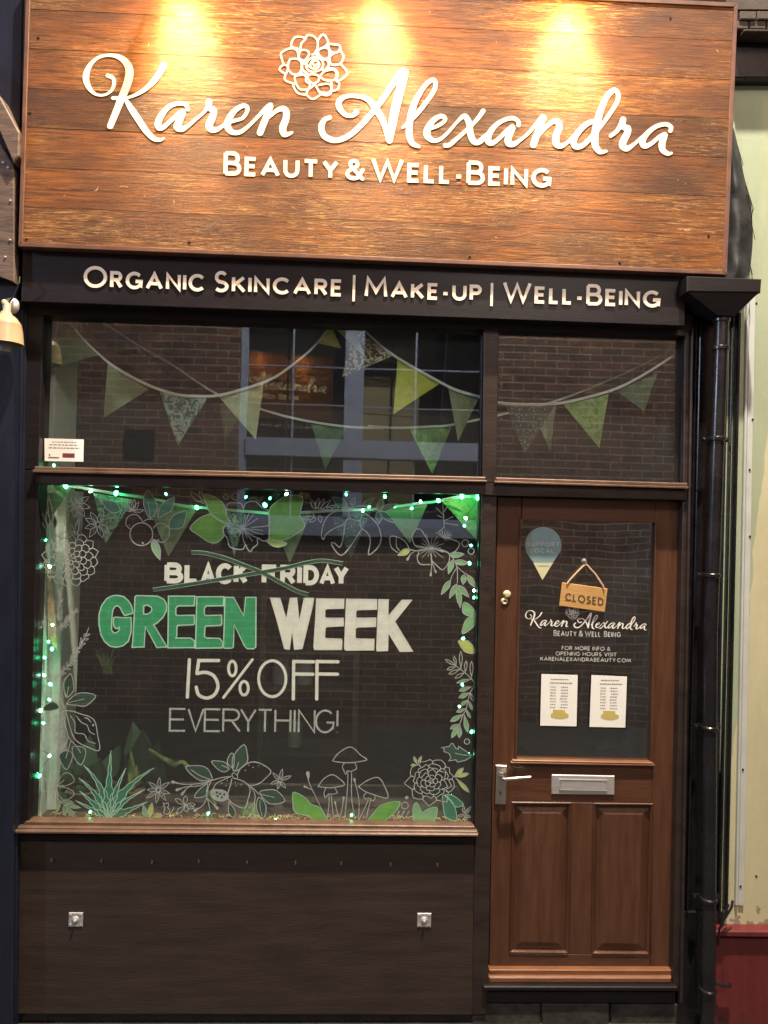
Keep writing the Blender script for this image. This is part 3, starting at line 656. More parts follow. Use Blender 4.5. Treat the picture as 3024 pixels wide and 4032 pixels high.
# lettering
G_ = [[(285,470),(250,480),(222,488),(205,465),(190,430),(170,412),(150,412),(130,440),(122,490),(118,560),(118,600),(130,620),(150,625),(170,615),(182,595),(180,580),(165,590),(148,588),(135,570),(132,530),(135,505),(150,500),(210,505),(272,503),(275,560),(272,620),(250,690),(210,725),(160,738),(110,730),(65,695),(35,640),(20,560),(20,480),(40,410),(80,355),(125,332),(165,328),(215,340),(250,370),(275,410),(285,450)],
 [(303,342),(315,330),(480,335),(530,360),(553,400),(550,450),(525,500),(480,545),(450,560),(555,735),(475,740),(385,575),(375,735),(280,738),(285,700),(298,480)],
 [(567,335),(775,335),(770,410),(640,412),(625,430),(625,480),(640,488),(770,485),(772,545),(765,560),(640,565),(633,580),(633,640),(625,665),(740,665),(775,690),(770,740),(562,742),(565,540)],
 [(790,340),(1003,340),(1000,410),(865,412),(850,430),(850,480),(865,488),(985,485),(988,545),(980,565),(865,570),(855,580),(850,655),(870,665),(970,668),(995,700),(990,742),(780,745),(785,540)],
 [(1012,345),(1080,345),(1160,490),(1175,345),(1257,345),(1255,735),(1235,750),(1185,748),(1165,725),(1085,560),(1078,735),(1065,745),(1008,745),(1000,735),(1007,540)]]
HOLE = [(372,412),(400,405),(430,420),(437,440),(425,465),(395,478),(370,475)]
W_ = [[(128,348),(205,350),(255,510),(285,350),(338,348),(358,520),(395,350),(470,350),(465,400),(380,750),(318,755),(300,600),(280,755),(240,750),(185,540)],
 [(492,355),(710,357),(708,432),(575,435),(560,445),(560,500),(575,507),(705,507),(705,570),(575,577),(562,585),(558,660),(570,668),(690,672),(695,690),(690,757),(478,757),(470,740),(485,500)],
 [(728,357),(968,360),(968,440),(820,443),(805,450),(803,500),(820,507),(962,505),(960,575),(815,580),(800,590),(798,662),(812,670),(948,673),(945,760),(722,762),(712,750),(720,540)],
 [(982,360),(1060,362),(1058,490),(1165,365),(1245,365),(1110,535),(1252,770),(1150,772),(1060,628),(1055,765),(968,768),(965,750)]]
def f(m):
    for i, p in enumerate(G_): shape(m, 'G', p, 0, 5.0, 1, smooth=False, holes=([HOLE] if i == 1 else ()))
art('painted_green_lettering', f, [M['ptg'], M['ptol']], 'emerald painted capitals with pale outlines')
def f(m):
    for p in W_: shape(m, 'K', p, 0, 2.5, 0, smooth=False)
art('painted_white_lettering', f, [M['ptw']])
b2 = bl(650, 2297, 1360, 2307)
def f(m):
    for c, x0, x1 in (('B',535,680),('L',692,805),('A',820,935),('C',940,1070),('K',1080,1190)):
        glyph(m, c, 380+x0/2+9, 380+x1/2-9, b2, 83, 20 if c != 'A' else 18, PF-0.0001, mi=0)
art('painted_struck_out_word', f, [M['ptw']], 'first of two white words crossed out by dark green strokes')
def f(m):
    for c, x0, x1 in (('F',60,190),('R',205,328),('I',343,372),('D',388,510),('A',513,640),('Y',625,745)):
        glyph(m, c, 1000+x0/2+9, 1000+x1/2-9, b2, 80, 19 if c != 'A' else 17, PF-0.0001, mi=0)
art('painted_struck_out_word', f, [M['ptw']], 'second of two white words crossed out by dark green strokes')
def f(m):
    for st, w in (([(753,2175),(807,2178),(887,2198),(953,2223),(1033,2255),(1125,2305),(1175,2330),(1215,2341)], 16.5), ([(602,2322),(680,2311),(830,2287),(930,2270),(1030,2253),(1125,2236),(1215,2214),(1275,2208),(1350,2219)], 16)):
        m.rib(st, w, PL-0.00005, mi=1, cap=False, step=1e-6); m.rib(st, w-3.6, PL-0.0004, mi=0, cap=False, step=2e-6)
art('painted_cross_stroke', f, [M['dkg'], M['ptol']])
def f(m):
    z = 13
    ln(m, 'G', [(732,836),(716,1130)], z, smooth=False)
    ln(m, 'G', [(962,842),(806,842),(792,935)], z, smooth=False); ln(m, 'G', [(792,945),(860,935),(925,965),(957,1040),(930,1110),(868,1138),(805,1112),(786,1052)], z)
    ring2 = lambda c, rx, ry: m.rib(cv('G', [(c[0]+rx*math.cos(t*math.pi/12), c[1]+ry*math.sin(t*math.pi/12)) for t in range(24)]), z*0.85, PL, smooth=False, closed=True)
    ring2((1070,905), 30, 58); ring2((1163,1060), 33, 54); ring2((1385,985), 108, 142)
    ln(m, 'G', [(1228,835),(1000,1134)], z*0.8, smooth=False)
    for x, r in ((313,468),(497,662)):
        ln(m, 'K', [(x,848),(x-3,1145)], z, smooth=False); ln(m, 'K', [(x,850),(r,852)], z, smooth=False); ln(m, 'K', [(x,948),(r-4,950)], z, smooth=False)
art('painted_discount_lettering', f, [M['ptw']])
def f(m):
    z = 8; b3 = bl(665, 2881, 1330, 2888)
    for c, x0, x1 in (('E',580,697),('V',725,838),('E',855,972),('R',1000,1128),('Y',1140,1250),('T',1278,1376),('H',1410,1525),('I',1553,1567),('N',1595,1715)):
        glyph(m, c, 380+x0/2-2, 380+x1/2, b3, 94, z, PL, mi=0)
    glyph(m, 'G', 1243, 1312, b3, 94, z, PL); glyph(m, '!', 1325, 1330, b3, 94, z, PL)
art('painted_thin_lettering', f, [M['ptl']])

LM = [M['ptl'], M['dkg'], M['teal'], M['lime'], M['mint'], M['yel'], M['ptol']]
def a_(name, f): art(name, f, LM)
a_('painted_star_flower', lambda m: star(m, 'S', (550,320), [(565,180),(690,225),(705,355),(640,460),(510,465),(425,395),(400,305),(480,230)], 60))
a_('painted_star_flower', lambda m: star(m, 'S', (795,555), [(710,410),(860,385),(955,490),(935,650),(855,715),(695,705),(645,600),(650,485)], 60))
a_('painted_dahlia', lambda m: rosette(m, 'S', (470,960), 325, 325, [(0.06,0.22,6),(0.2,0.42,9),(0.4,0.62,12),(0.6,0.82,14),(0.8,1.0,16)], 3.4))
def f(m):
    leaf(m,'S',(1060,400),(835,268),130,2,3); star(m,'S',(1205,410),[(1145,250),(1280,290),(1340,385),(1070,265),(1095,345),(1230,255)],40)
    shape(m,'S',[(1380,155),(1450,230),(1500,360),(1415,485),(1350,370),(1335,260)],2,3); ln(m,'S',[(1415,485),(1400,350),(1385,290)],2.4)
    shape(m,'V',[(200,235),(170,380),(100,430),(10,470),(30,350),(100,280)],2,3); shape(m,'V',[(345,395),(330,490),(290,590),(150,605),(145,520),(200,440),(280,405)],2,3)
    ring(m,'S',(1310,670),135,4.5); m.rib(cv('S',[(1180,610),(1130,560),(1140,480),(1200,440),(1270,450),(1325,520)]),3.4,PL); m.rib(cv('S',[(1450,600),(1500,550),(1580,550),(1640,620),(1620,720),(1550,765),(1460,730)]),3.4,PL)
    m.rib(cv('S',[(1325,530),(1380,495),(1450,495)]),3.2,PL); dot(m,'S',(1170,565),8); dot(m,'S',(1327,775),12); dot(m,'S',(1512,735),10)
    leaf(m,'S',(1445,730),(1530,972),90,4,4.5,True)
a_('painted_berry_branch', f)
def f(m):
    for a, b in (((215,560),(190,400)),((190,620),(110,370)),((290,600),(285,440)),((250,540),(210,200)),((400,540),(450,430)),((530,690),(570,490)),((500,690),(480,560))): leaf(m,'S',a,b,46,1 if a[0]<300 else None,2.6)
a_('painted_blade_leaf', f)
shape_C = [(1060,2010),(1087,1977),(1133,1952),(1190,1955),(1186,2000),(1180,2030),(1200,2072),(1153,2110),(1113,2127),(1063,2123),(1060,2080)]
a_('painted_broad_leaf', lambda m: (shape(m,'V',[(545,205),(640,215),(740,270),(800,350),(810,450),(870,540),(780,530),(700,490),(640,440),(600,380),(570,290)],3,3,6)))
a_('painted_broad_leaf', lambda m: (shape(m,'V',[(385,605),(470,500),(560,450),(640,440),(780,530),(860,540),(780,600),(785,690),(700,770),(600,760),(500,690)],3,3,6)))
a_('painted_broad_leaf', lambda m: (shape(m,'F',shape_C,3,3,6), shape(m,'V',[(1290,740),(1400,738),(1530,780),(1440,822),(1350,805)],5,3,6)))
def f(m):
    ln(m,'V',[(870,545),(820,480),(815,400),(830,310),(910,300),(990,310),(1015,365),(1050,300),(1150,282),(1230,350),(1310,400),(1325,490),(1310,565),(1110,590)],3.2)
    ln(m,'V',[(1310,565),(1330,640),(1310,730),(1250,752),(1185,715),(1180,790),(1130,830),(1100,875),(1060,840),(1040,795),(1000,850),(860,822),(825,720),(770,640),(790,570),(870,545),(1010,600)],4)
    ln(m,'V',[(1010,600),(1010,720),(1040,795)],3); ln(m,'V',[(1020,610),(1110,680),(1185,715)],3)
    for t in ((890,430),(955,430),(1015,510),(1080,420),(1130,440),(1180,485),(1240,625),(1240,675),(1120,750),(1060,715),(970,690),(920,755),(865,680),(880,610)): ln(m,'V',[(1012,600),t],2.4,smooth=False); dot(m,'V',t,5)
a_('painted_hibiscus', f)
a_('painted_bud', lambda m: (leaf(m,'V',(520,290),(385,172),60,None,3),leaf(m,'V',(545,270),(495,158),45,None,3),ring(m,'V',(538,290),16)))
a_('painted_ring', lambda m: ring(m,'V',(810,230),32))
a_('painted_ring', lambda m: ring(m,'V',(920,225),42))
def f(m):
    for a,b in (((335,250),(300,165)),((345,245),(365,160)),((360,250),(410,165)),((380,250),(460,175)),((330,300),(240,270)),((330,310),(230,330)),((340,320),(290,350)),((370,300),(380,355)),((420,260),(500,215)),((400,250),(470,240)),((450,265),(520,235))): leaf(m,'T',a,b,28,None,2.6)
    leaf(m,'T',(590,235),(470,155),70,2,3); leaf(m,'T',(620,220),(650,155),40,2,2.6); leaf(m,'T',(710,225),(800,160),40,2,2.6)
    for t in ((865,165),(965,360),(840,365),(985,210)): leaf(m,'T',(835,262),t,50,2,3)
    ln(m,'T',[(600,240),(700,225),(835,262)],3)
a_('painted_fern_spray', f)
def f(m):
    ln(m,'T',[(700,410),(600,560),(540,612),(490,570),(463,518),(490,518),(530,548),(555,480),(575,350),(605,322)],4)
    ln(m,'T',[(560,370),(470,410),(420,450),(400,488),(385,450),(400,370),(440,300),(510,265),(600,268)],3.6)
    ln(m,'T',[(700,400),(750,440),(770,500),(757,607),(830,550),(855,470),(830,380),(780,320),(720,285),(690,340),(700,400)],4); ln(m,'T',[(600,270),(610,320),(690,345)],3)
a_('painted_lily', f)
def f(m):
    for p in ([(1245,555),(1150,548),(1112,520),(1100,450),(1140,405),(1185,432),(1245,555)],[(1400,600),(1445,575),(1472,520),(1420,490),(1340,470)],[(1150,590),(1140,640),(1165,682),(1240,685)],[(1260,660),(1300,700),(1340,725),(1385,670),(1390,600),(1330,570),(1245,555)]): ln(m,'T',p,3.8)
    for k in range(17):
        a = k/17*2*math.pi; L = (70+45*((k*7)%5)/4); t = (1245+L*1.15*math.cos(a), 555+L*math.sin(a)); ln(m,'T',[(1245,555),t],2.2,smooth=False)
    ln(m,'T',[(1080,568),(1040,500),(970,465),(925,470),(935,550),(985,590)],3.2); leaf(m,'T',(1085,568),(985,612),48,5,3); ln(m,'T',[(975,470),(975,540),(1000,575)],3)
    club(m,'T',[(1130,575),(1085,605),(1062,645)],3,20); ln(m,'T',[(1245,555),(1160,578),(1085,568)],3.4)
    club(m,'T',[(1245,600),(1252,680),(1245,770)],3,18); club(m,'T',[(1252,650),(1268,700),(1285,745)],3,16)
a_('painted_open_flower', f)
def f(m):
    ln(m,'T',[(1260,560),(1340,580),(1400,610),(1450,700),(1455,830)],3.4); ln(m,'T',[(1450,700),(1500,745),(1540,770)],3); ln(m,'T',[(1450,710),(1415,770),(1400,810)],3)
    for a,b in (((1405,615),(1508,603)),((1430,663),(1545,675)),((1418,650),(1385,758)),((1508,765),(1500,842)),((1535,770),(1600,868)),((1400,810),(1328,922)),((1450,840),(1393,950)),((1462,850),(1548,943)),((1458,865),(1478,1025))): leaf(m,'T',a,b,42,4,3.2)
a_('painted_leafy_branch', f)
a_('painted_pale_leaf', lambda m: (shape(m,'X',[(1435,868),(1480,885),(1522,950),(1470,955),(1430,930)],4,3.2,0)))
a_('painted_pale_leaf', lambda m: (shape(m,'X',[(1522,958),(1505,1020),(1428,1072),(1440,1000),(1470,965)],4,3.2,0)))
a_('painted_pale_leaf', lambda m: (shape(m,'X',[(1403,1115),(1470,1120),(1515,1195),(1450,1192),(1415,1150)],5,3.2,0)))
for q in (('T',(1517,518),27), ('T',(1563,580),24), ('R',(1362,1890),42), ('N',(1025,605),28)): a_('painted_ring', lambda m: ring(m, q[0], q[1], q[2], 3.4))
for q in (('R',(1250,1895),26), ('N',(1040,540),14)): a_('painted_dot', lambda m: dot(m, q[0], q[1], q[2]))
def f(m):
    for a,b in (((1352,400),(1340,200)),((1350,300),(1290,240)),((1350,320),(1300,300)),((1352,340),(1420,310)),((1355,360),(1460,375)),((1350,270),(1385,215)),((1350,390),(1310,430))): ln(m,'T',[a,b],2.6,smooth=False)
    for k in range(10):
        a = -2.6+k*0.42; ln(m,'T',[(1345,475),(1345+65*math.cos(a),455+55*math.sin(a)*0.8)],3,smooth=False)
a_('painted_pine_twig', f)
def f(m):
    ln(m,'R',[(1185,690),(1330,800),(1435,900),(1485,990),(1420,1100),(1380,1230),(1350,1370),(1300,1470),(1250,1610)],3.2)
    for a,b,w,c in (((1185,690),(1020,590),40,None),((1190,690),(1160,540),36,None),((1180,705),(1050,750),42,None),((1265,740),(1265,460),46,None),((1255,745),(1075,820),48,None),((1335,800),(1350,610),40,None),((1320,800),(1175,885),48,None),((1432,880),(1435,620),50,None),((1430,900),(1200,960),46,4),((1430,1025),(1240,1085),66,4),((1410,1115),(1235,1195),66,4),((1415,1120),(1462,1245),40,None),((1380,1230),(1260,1320),50,4),((1385,1240),(1447,1385),42,4),((1340,1370),(1200,1420),58,4),((1345,1380),(1415,1512),40,4),((1300,1460),(1100,1570),72,4),((1320,1460),(1372,1740),72,4),((1250,1610),(1100,1690),66,4),((1230,1630),(1120,1830),66,4),((1250,1630),(1240,1830),72,4)): leaf(m,'R',a,b,w,c,3.2,bulge=0.7)
a_('painted_fern_branch', f)
a_('painted_holly_leaf', lambda m: (shape(m,'R',[(960,1985),(1030,1975),(1085,1965),(1115,1920),(1140,1920),(1180,1990),(1220,2015),(1230,1965),(1340,2040),(1450,2120),(1330,2190),(1210,2215),(1190,2180),(1070,2195),(1110,2150),(1080,2080),(1000,2050),(1000,2000)],1,3.4,0,smooth=False), ln(m,'R',[(1430,2110),(1290,2100),(1180,2075)],3)))
def mush(cap_, skirt, stems):
    def f(m):
        ln(m,'N',cap_,3.8); ln(m,'N',skirt,3.2)
        for s_ in stems: ln(m,'N',s_,3.2)
    a_('painted_mushroom', f)
mush([(435,240),(480,180),(560,130),(610,140),(660,190),(712,225),(690,240),(580,256),(480,250),(435,240)],[(530,260),(515,290),(542,350),(552,322),(580,326),(600,320),(632,300),(618,262)],[[(560,325),(555,480),(530,740)],[(590,325),(592,560),(625,740)]])
mush([(315,450),(360,390),(420,355),(470,370),(532,435),(440,457),(400,460),(315,450)],[(380,465),(365,500),(375,542),(402,512),(440,512),(472,500),(455,465)],[[(405,512),(405,600),(390,715)],[(425,512),(432,620),(445,712)]])
mush([(645,450),(720,400),(790,375),(830,395),(860,450),(887,520),(870,545),(780,520),(700,490),(645,450)],[(710,500),(690,522),(700,552),(735,545),(760,567),(780,550),(782,525)],[[(725,560),(690,640),(640,740)],[(745,562),(725,640),(710,712)]])
def f(m): club(m,'N',[(380,705),(300,540),(240,410),(232,340)],3,30); club(m,'N',[(262,475),(240,465),(205,450)],3,18)
a_('painted_bud_stalk', f)
def f(m): club(m,'N',[(485,735),(470,650),(455,580)],3,18); club(m,'N',[(485,735),(510,640),(526,540)],3,18)
a_('painted_bud_stalk', f)
a_('painted_bud_stalk', lambda m: club(m,'N',[(645,720),(650,560),(612,390)],3,20))
for x in (935, 975, 1015): a_('painted_bud_stalk', lambda m: club(m,'N',[(x,718),(x+22,690),(x+42,655)],3,14))
a_('painted_grass_leaf', lambda m: shape(m,'N',[(110,500),(160,510),(220,550),(260,595),(320,615),(360,660),(385,740),(290,735),(240,690),(180,680),(120,650),(110,580)],3,2.6,6))
a_('painted_grass_leaf', lambda m: shape(m,'N',[(985,575),(900,580),(820,610),(760,680),(715,748),(830,745),(900,700),(960,640)],3,2.6,6))
a_('painted_grass_leaf', lambda m: shape(m,'N',[(1115,580),(1090,640),(1100,740),(1130,765),(1230,765),(1280,700),(1285,620),(1200,640),(1170,665),(1145,620)],4,2.6,6))
a_('painted_grass_leaf', lambda m: (shape(m,'N',[(1350,520),(1410,520),(1470,560),(1502,595),(1445,618),(1390,560)],2,2.6,6), shape(m,'N',[(1335,520),(1400,560),(1440,640),(1445,728),(1360,700),(1340,620)],2,2.6,6)))
a_('painted_rose', lambda m: rosette(m, 'N', (1240,405), 195, 185, [(0.03,0.12,3),(0.12,0.3,5),(0.26,0.48,6),(0.42,0.64,7),(0.58,0.8,8),(0.76,1.0,9)], 3.2, 0.8, 0.25))
a_('painted_sprig', lambda m: [leaf(m,'N',a,b,34,5,2.4,bulge=0.7) for a,b in (((1425,370),(1505,298)),((1425,372),(1548,345)),((1440,380),(1550,498)))])
a_('painted_sprig', lambda m: [leaf(m,'N',a,b,22,5,2.4,bulge=0.7) for a,b in (((1125,270),(1098,205)),((1128,268),(1162,202)),((1122,275),(1073,276)))])
a_('painted_star_flower', lambda m: star(m,'N',(1510,680),[(1500,600),(1570,610),(1560,700),(1530,750),(1460,690)],20))
def f(m):
    star(m,'M',(70,690),[(85,545),(200,600),(205,735),(160,815),(45,845),(-70,790),(-60,690),(-40,600)],40)
a_('painted_star_flower', f)
a_('painted_star_flower', lambda m: star(m,'M',(1505,580),[(1535,445),(1640,525),(1575,670),(1480,680),(1398,620),(1425,490)],36))
a_('painted_daisy', lambda m: [leaf(m,'M',(385,870),t,50,None,2.8,bulge=0.7) for t in ((395,760),(270,795),(505,865),(490,905),(410,950),(285,975))])
def f(m):   # little seated cat outline
    ln(m,'M',[(125,845),(140,870),(125,885),(150,895),(135,950),(150,975),(200,970),(240,930),(250,900)],3); ln(m,'M',[(125,845),(155,855),(185,845),(190,880),(180,895),(205,930),(200,965)],3)
a_('painted_cat', f)
def f(m):
    shape(m,'M',[(1080,155),(1120,260),(1115,370),(985,470),(945,420),(960,285)],1,4); ln(m,'M',[(985,460),(1005,410),(1020,365)],3)
    shape(m,'M',[(935,255),(965,290),(965,370),(950,430),(890,380),(890,320)],1,3.4); shape(m,'M',[(700,355),(780,350),(865,370),(900,450),(840,478),(765,440)],1,3.4); ln(m,'M',[(920,445),(820,400)],3)
    ln(m,'M',[(1000,520),(1040,440),(1120,380),(1200,360),(1300,390),(1400,470),(1330,560),(1240,625),(1140,635),(1080,590),(960,550)],4)
    ln(m,'M',[(940,560),(920,640),(890,740),(900,800),(960,860),(1090,905),(1130,800),(1155,700),(1130,630)],4)
    ln(m,'M',[(930,530),(820,580),(750,620),(715,690)],3.6); ln(m,'M',[(930,530),(820,545),(700,580)],3.6)
    shape(m,'M',[(700,690),(760,685),(850,700),(895,750),(880,800),(810,825),(730,800),(690,740)],0,3)
    for p in ((760,720),(800,735),(850,745),(770,765),(820,780)): dot(m,'M',p,13,1)
    shape(m,'M',[(395,420),(480,405),(590,410),(660,450),(700,530),(695,575),(560,575),(450,500)],1,3.6); ln(m,'M',[(690,570),(560,520),(460,455)],3)
    for pts in ([(690,580),(600,610),(440,625),(330,620),(240,595)],[(690,585),(560,640),(400,655),(290,690)],[(470,630),(400,680),(350,740)],[(690,590),(650,700),(640,790),(590,880),(500,935)],[(645,790),(700,840),(765,905)]): club(m,'M',pts,3,34)
    ln(m,'M',[(650,790),(670,880),(685,960)],3.2); shape(m,'M',[(650,620),(640,700),(625,765),(500,780),(540,700)],1,3.4)
    ln(m,'M',[(1140,630),(1200,680),(1255,740)],3.6); shape(m,'M',[(1265,720),(1360,690),(1470,700),(1565,820),(1430,860),(1350,830)],1,3.6); ln(m,'M',[(1280,740),(1440,780)],3)
    shape(m,'M',[(1260,780),(1320,830),(1345,920),(1305,1030),(1240,950),(1230,850)],1,3.4); ln(m,'M',[(1270,820),(1275,920),(1300,1010)],2.6)
    for pts in ([(1150,640),(1210,740),(1200,840),(1140,900)],[(1215,760),(1205,900),(1195,1030)],[(1205,900),(1180,970),(1120,1020)]): club(m,'M',pts,3,24)
    leaf(m,'M',(900,830),(965,1025),80,1,3.4,bulge=0.7)
    for p in ((1140,400),(1190,425),(1255,405),(1100,460),(820,610),(885,580),(980,600),(1050,630),(870,640),(990,640)): dot(m,'M',p,7)
    shape(m,'M',[(940,510),(970,490),(1010,540),(970,560)],None,3)
a_('painted_fruit_branch', f)
a_('painted_small_plant', lambda m: [leaf(m,'L',a,b,w,5 if k else 4,2.4) for k,(a,b,w) in enumerate((((1310,2120),(1285,1990),50),((1350,2120),(1378,1965),60),((1380,2130),(1500,2105),40),((1290,2130),(1180,2120),30)))])
def blade(m, base, ctrl, tip, w, jag=True):
    P = []
    for i in range(13):
        t = i/12; x = (1-t)**2*base[0]+2*t*(1-t)*ctrl[0]+t*t*tip[0]; y = (1-t)**2*base[1]+2*t*(1-t)*ctrl[1]+t*t*tip[1]; P.append((x, y))
    L = []; R = []
    for i, (x, y) in enumerate(P):
        a = P[max(i-1, 0)]; b = P[min(i+1, 12)]; dx, dy = b[0]-a[0], b[1]-a[1]; l = math.hypot(dx, dy); nx, ny = -dy/l, dx/l
        t = i/12; h = w/2*(0.55+0.45*math.sin(math.pi*min(1, t*1.6)))*(1-t**2.2); j = (1.25 if i % 2 else 0.8) if jag and 2 < i < 12 else 1
        L.append((x+nx*h*j, y+ny*h*j)); R.append((x-nx*h*j, y-ny*h*j))
    shape(m, 'L', L+R[::-1][1:], 2, 3.0, 6, smooth=False)
def f(m):
    b = (905, 2125)
    for c, t, w in (((800,2080),(545,1940),70),((760,1990),(590,1835),80),((790,1850),(580,1695),70),((880,1800),(635,1555),90),((960,1850),(1095,1590),80),((1010,1960),(1300,1825),70),((1030,1800),(1400,1588),100),((1060,2080),(1330,1955),90),((900,1800),(932,1395),110)):
        blade(m, b, c, t, w)
a_('painted_aloe', f)
def f(m):
    ln(m,'L',[(490,560),(430,620),(420,720),(450,820)],3.6); shape(m,'L',[(492,562),(525,680),(520,750),(450,820),(425,750),(420,650)],1,3.6); ln(m,'L',[(450,810),(470,700)],3)
    shape(m,'L',[(768,800),(620,768),(530,800),(450,885),(560,905),(660,910)],1,3.6); ln(m,'L',[(455,880),(640,835)],3)
    ln(m,'L',[(450,880),(435,960)],3.6); ln(m,'L',[(435,950),(380,830),(340,740)],3.2); shape(m,'L',[(200,925),(260,880),(320,870),(370,930),(300,960),(215,965)],1,3.2)
    ln(m,'L',[(435,960),(330,1020)],3); ln(m,'L',[(435,960),(350,1010),(340,1100)],3)
    ln(m,'L',[(435,960),(520,970),(620,1005),(700,1030),(760,1090),(790,1250),(810,1350),(790,1400),(680,1360),(580,1310),(520,1240),(480,1120),(440,965)],3.8)
    ln(m,'L',[(490,1020),(540,1100),(545,1200),(640,1220),(680,1290),(760,1320)],3.4); ln(m,'L',[(555,1020),(610,1090),(670,1120),(700,1190),(750,1220)],3.4); ln(m,'L',[(645,1040),(680,1050),(710,1085)],4)
    dot(m,'L',(738,1120),12)
    ln(m,'L',[(440,965),(430,1100),(465,1240),(430,1340),(330,1420),(215,1550),(185,1480),(170,1300),(175,1180),(230,1090),(330,1020)],3.8)
    for i in range(38):
        u = random.random(); v = random.random(); x = 235+190*u; y = 1080+330*v
        if x < 300 and y < 1250 and u < 0.2: continue
        if (x-230)*0.9 + (y-1080)*0.5 > 330: continue
        ring(m,'L',(x,y),14,2.6)
    ln(m,'L',[(465,1240),(500,1290),(560,1350)],3.4); shape(m,'L',[(510,1370),(560,1350),(640,1370),(655,1440),(605,1555),(530,1470)],1,3.4); ln(m,'L',[(560,1350),(600,1420)],3)
    ln(m,'L',[(495,1290),(465,1400)],3.2); shape(m,'L',[(370,1440),(440,1400),(510,1430),(500,1510),(445,1605),(385,1520)],1,3.4); ln(m,'L',[(465,1400),(440,1480)],3)
a_('painted_cut_fruit_branch', f)
def f(m):
    c = (335,1790)
    for p in ([c,(190,1690),(200,1620),(280,1600),(350,1615),(360,1680),c],[c,(390,1680),(440,1640),(500,1660),(530,1730),(440,1780),c],[c,(430,1800),(520,1840),(520,1890),(430,1940),(370,1890),c],[c,(240,1730),(190,1700)],[c,(300,1690),(295,1640)],[c,(420,1720)],[c,(410,1775)],[c,(330,1650)]): ln(m,'L',p,3.2)
    ln(m,'L',[c,(350,1900),(380,1950),(440,2000)],3.4)
    for a,b in (((375,1945),(335,2075)),((430,1985),(430,2110)),((450,2020),(555,2135)),((440,1990),(600,2020)),((400,1945),(525,1965))): leaf(m,'L',a,b,44,4,3)
    for t in ((200,1840),(250,1880),(300,1940)): ln(m,'L',[(330,1800),t],2.6)
a_('painted_blossom', f)
def lav(pts, ref='L', n=26, w=34):
    def f(m):
        P = crom([(a[0], a[1]) for a in pts], False, 10); ln(m, ref, pts, 3)
        for i in range(n):
            t = i/(n-1)*0.85; k = int(t*(len(P)-1)); x, y = P[k]; a = P[max(k-1, 0)]; b = P[min(k+1, len(P)-1)]; ang = math.atan2(b[1]-a[1], b[0]-a[0]); sd = (-1, 1)[i % 2]*(0.25+0.75*random.random()); 
            L = w*1.6; leaf(m, ref, (x, y), (x+L*math.cos(ang+sd*0.9), y+L*math.sin(ang+sd*0.9)), w*0.55, None, 2.6, bulge=0.7)
    a_('painted_lavender', f)
lav([(690,60),(640,180),(560,320),(490,450),(380,560),(300,640)][::-1])
lav([(170,1660),(130,1780)], 'S', 4, 30)
lav([(560,1540),(470,1640),(400,1740),(300,1800),(200,1820)][::-1], 'S', 20, 38)
lav([(330,1300),(350,1420),(330,1560),(340,1700)][::-1], 'S', 12, 34)

# writing on the door glass is added with the door
# ==================================================================== bulbs
FB = []
for r, L in (('S', [(415,105),(710,165),(1010,185),(1020,100),(1600,195),(105,300),(105,465),(175,740),(135,855),(225,1050),(130,1150),(130,1465),(90,1615),(260,1740)]),
             ('L', [(250,212),(290,290),(210,385),(205,577),(270,675),(260,843),(75,953),(165,960),(195,1098),(90,1165),(108,1355),(262,1455),(120,1645),(152,1675),(705,2065),(1178,2163)]),
             ('V', [(465,355),(1045,230),(1270,325),(1525,195),(1330,245)]),
             ('T', [(580,133),(885,150),(710,262),(760,232),(960,225),(1095,243),(1165,190),(1305,182),(1490,150),(1615,160),(1520,320),(1510,380),(1563,535),(1550,675),(1585,890),(1585,945)]),
             ('R', [(1300,260),(1290,990),(1243,1333),(1437,1735),(1385,2085)]), ('N', [(590,682),(1400,530),(1415,768)]), ('M', [(660,970),(1235,1080),(1450,1048)]), ('c3', [(233,957)])):
    FB += [p for p in cv(r, L)]
fl = thing('fairy_lights', 'string of tiny lit green fairy lights round the inside of the big window', 'fairy lights', at(1000, 3240, 0.08))
# wires follow the border
left = sorted([p for p in FB if p[0] < 215 and p[1] > 1930], key=lambda p: p[1]); right = sorted([p for p in FB if p[0] > 1790 and p[1] > 1950], key=lambda p: p[1])
top = sorted([p for p in FB if p[1] < 2020 and 215 < p[0] < 1860 and p[1] > 1890], key=lambda p: p[0]); bot = sorted([p for p in FB if p[1] > 3150 and p[0] > 215], key=lambda p: p[0])
YB = 0.075
path = [left[i] for i in range(len(left)-1, -1, -1)]+top+right
m = MB()
for seq in (path, bot):
    w = crom([(p[0], p[1]) for p in seq], False, 6); m.tube([at(p[0], p[1], YB+0.006) for p in w], 0.0009, 5)
m.build('wire', M['wire'], fl, smooth=True)
mw = MB(); mw.lathe((0,0,0), [(0.0,-0.0058),(0.0030,-0.004),(0.0040,0),(0.0030,0.004),(0.0,0.0058)], 'Z', 10)
bulbme = {}
for i, p in enumerate(FB):
    k = 'bulbw' if i % 4 == 1 else 'bulb'; s = 1.2 if i % 3 else 1.5
    if any(abs(p[0]-x)+abs(p[1]-y) < 6 for x, y in ((258,1915),(456,1942),(775,1998),(1043,1988),(1819,1955),(1881,1960),(1725,1971),(1822,2057))): s = 2.0
    if k not in bulbme:
        o = mw.build('bulb', M[k], None); bulbme[k] = o.data
        o.parent = fl
    else:
        o = bpy.data.objects.new('bulb', bulbme[k]); col.objects.link(o); o.parent = fl
    o.location = at(p[0], p[1], YB+(0.01 if i % 2 else 0))-fl.location; o.scale = (s, s, s); o.rotation_euler = (random.uniform(-1, 1), random.uniform(-1, 1), 0)

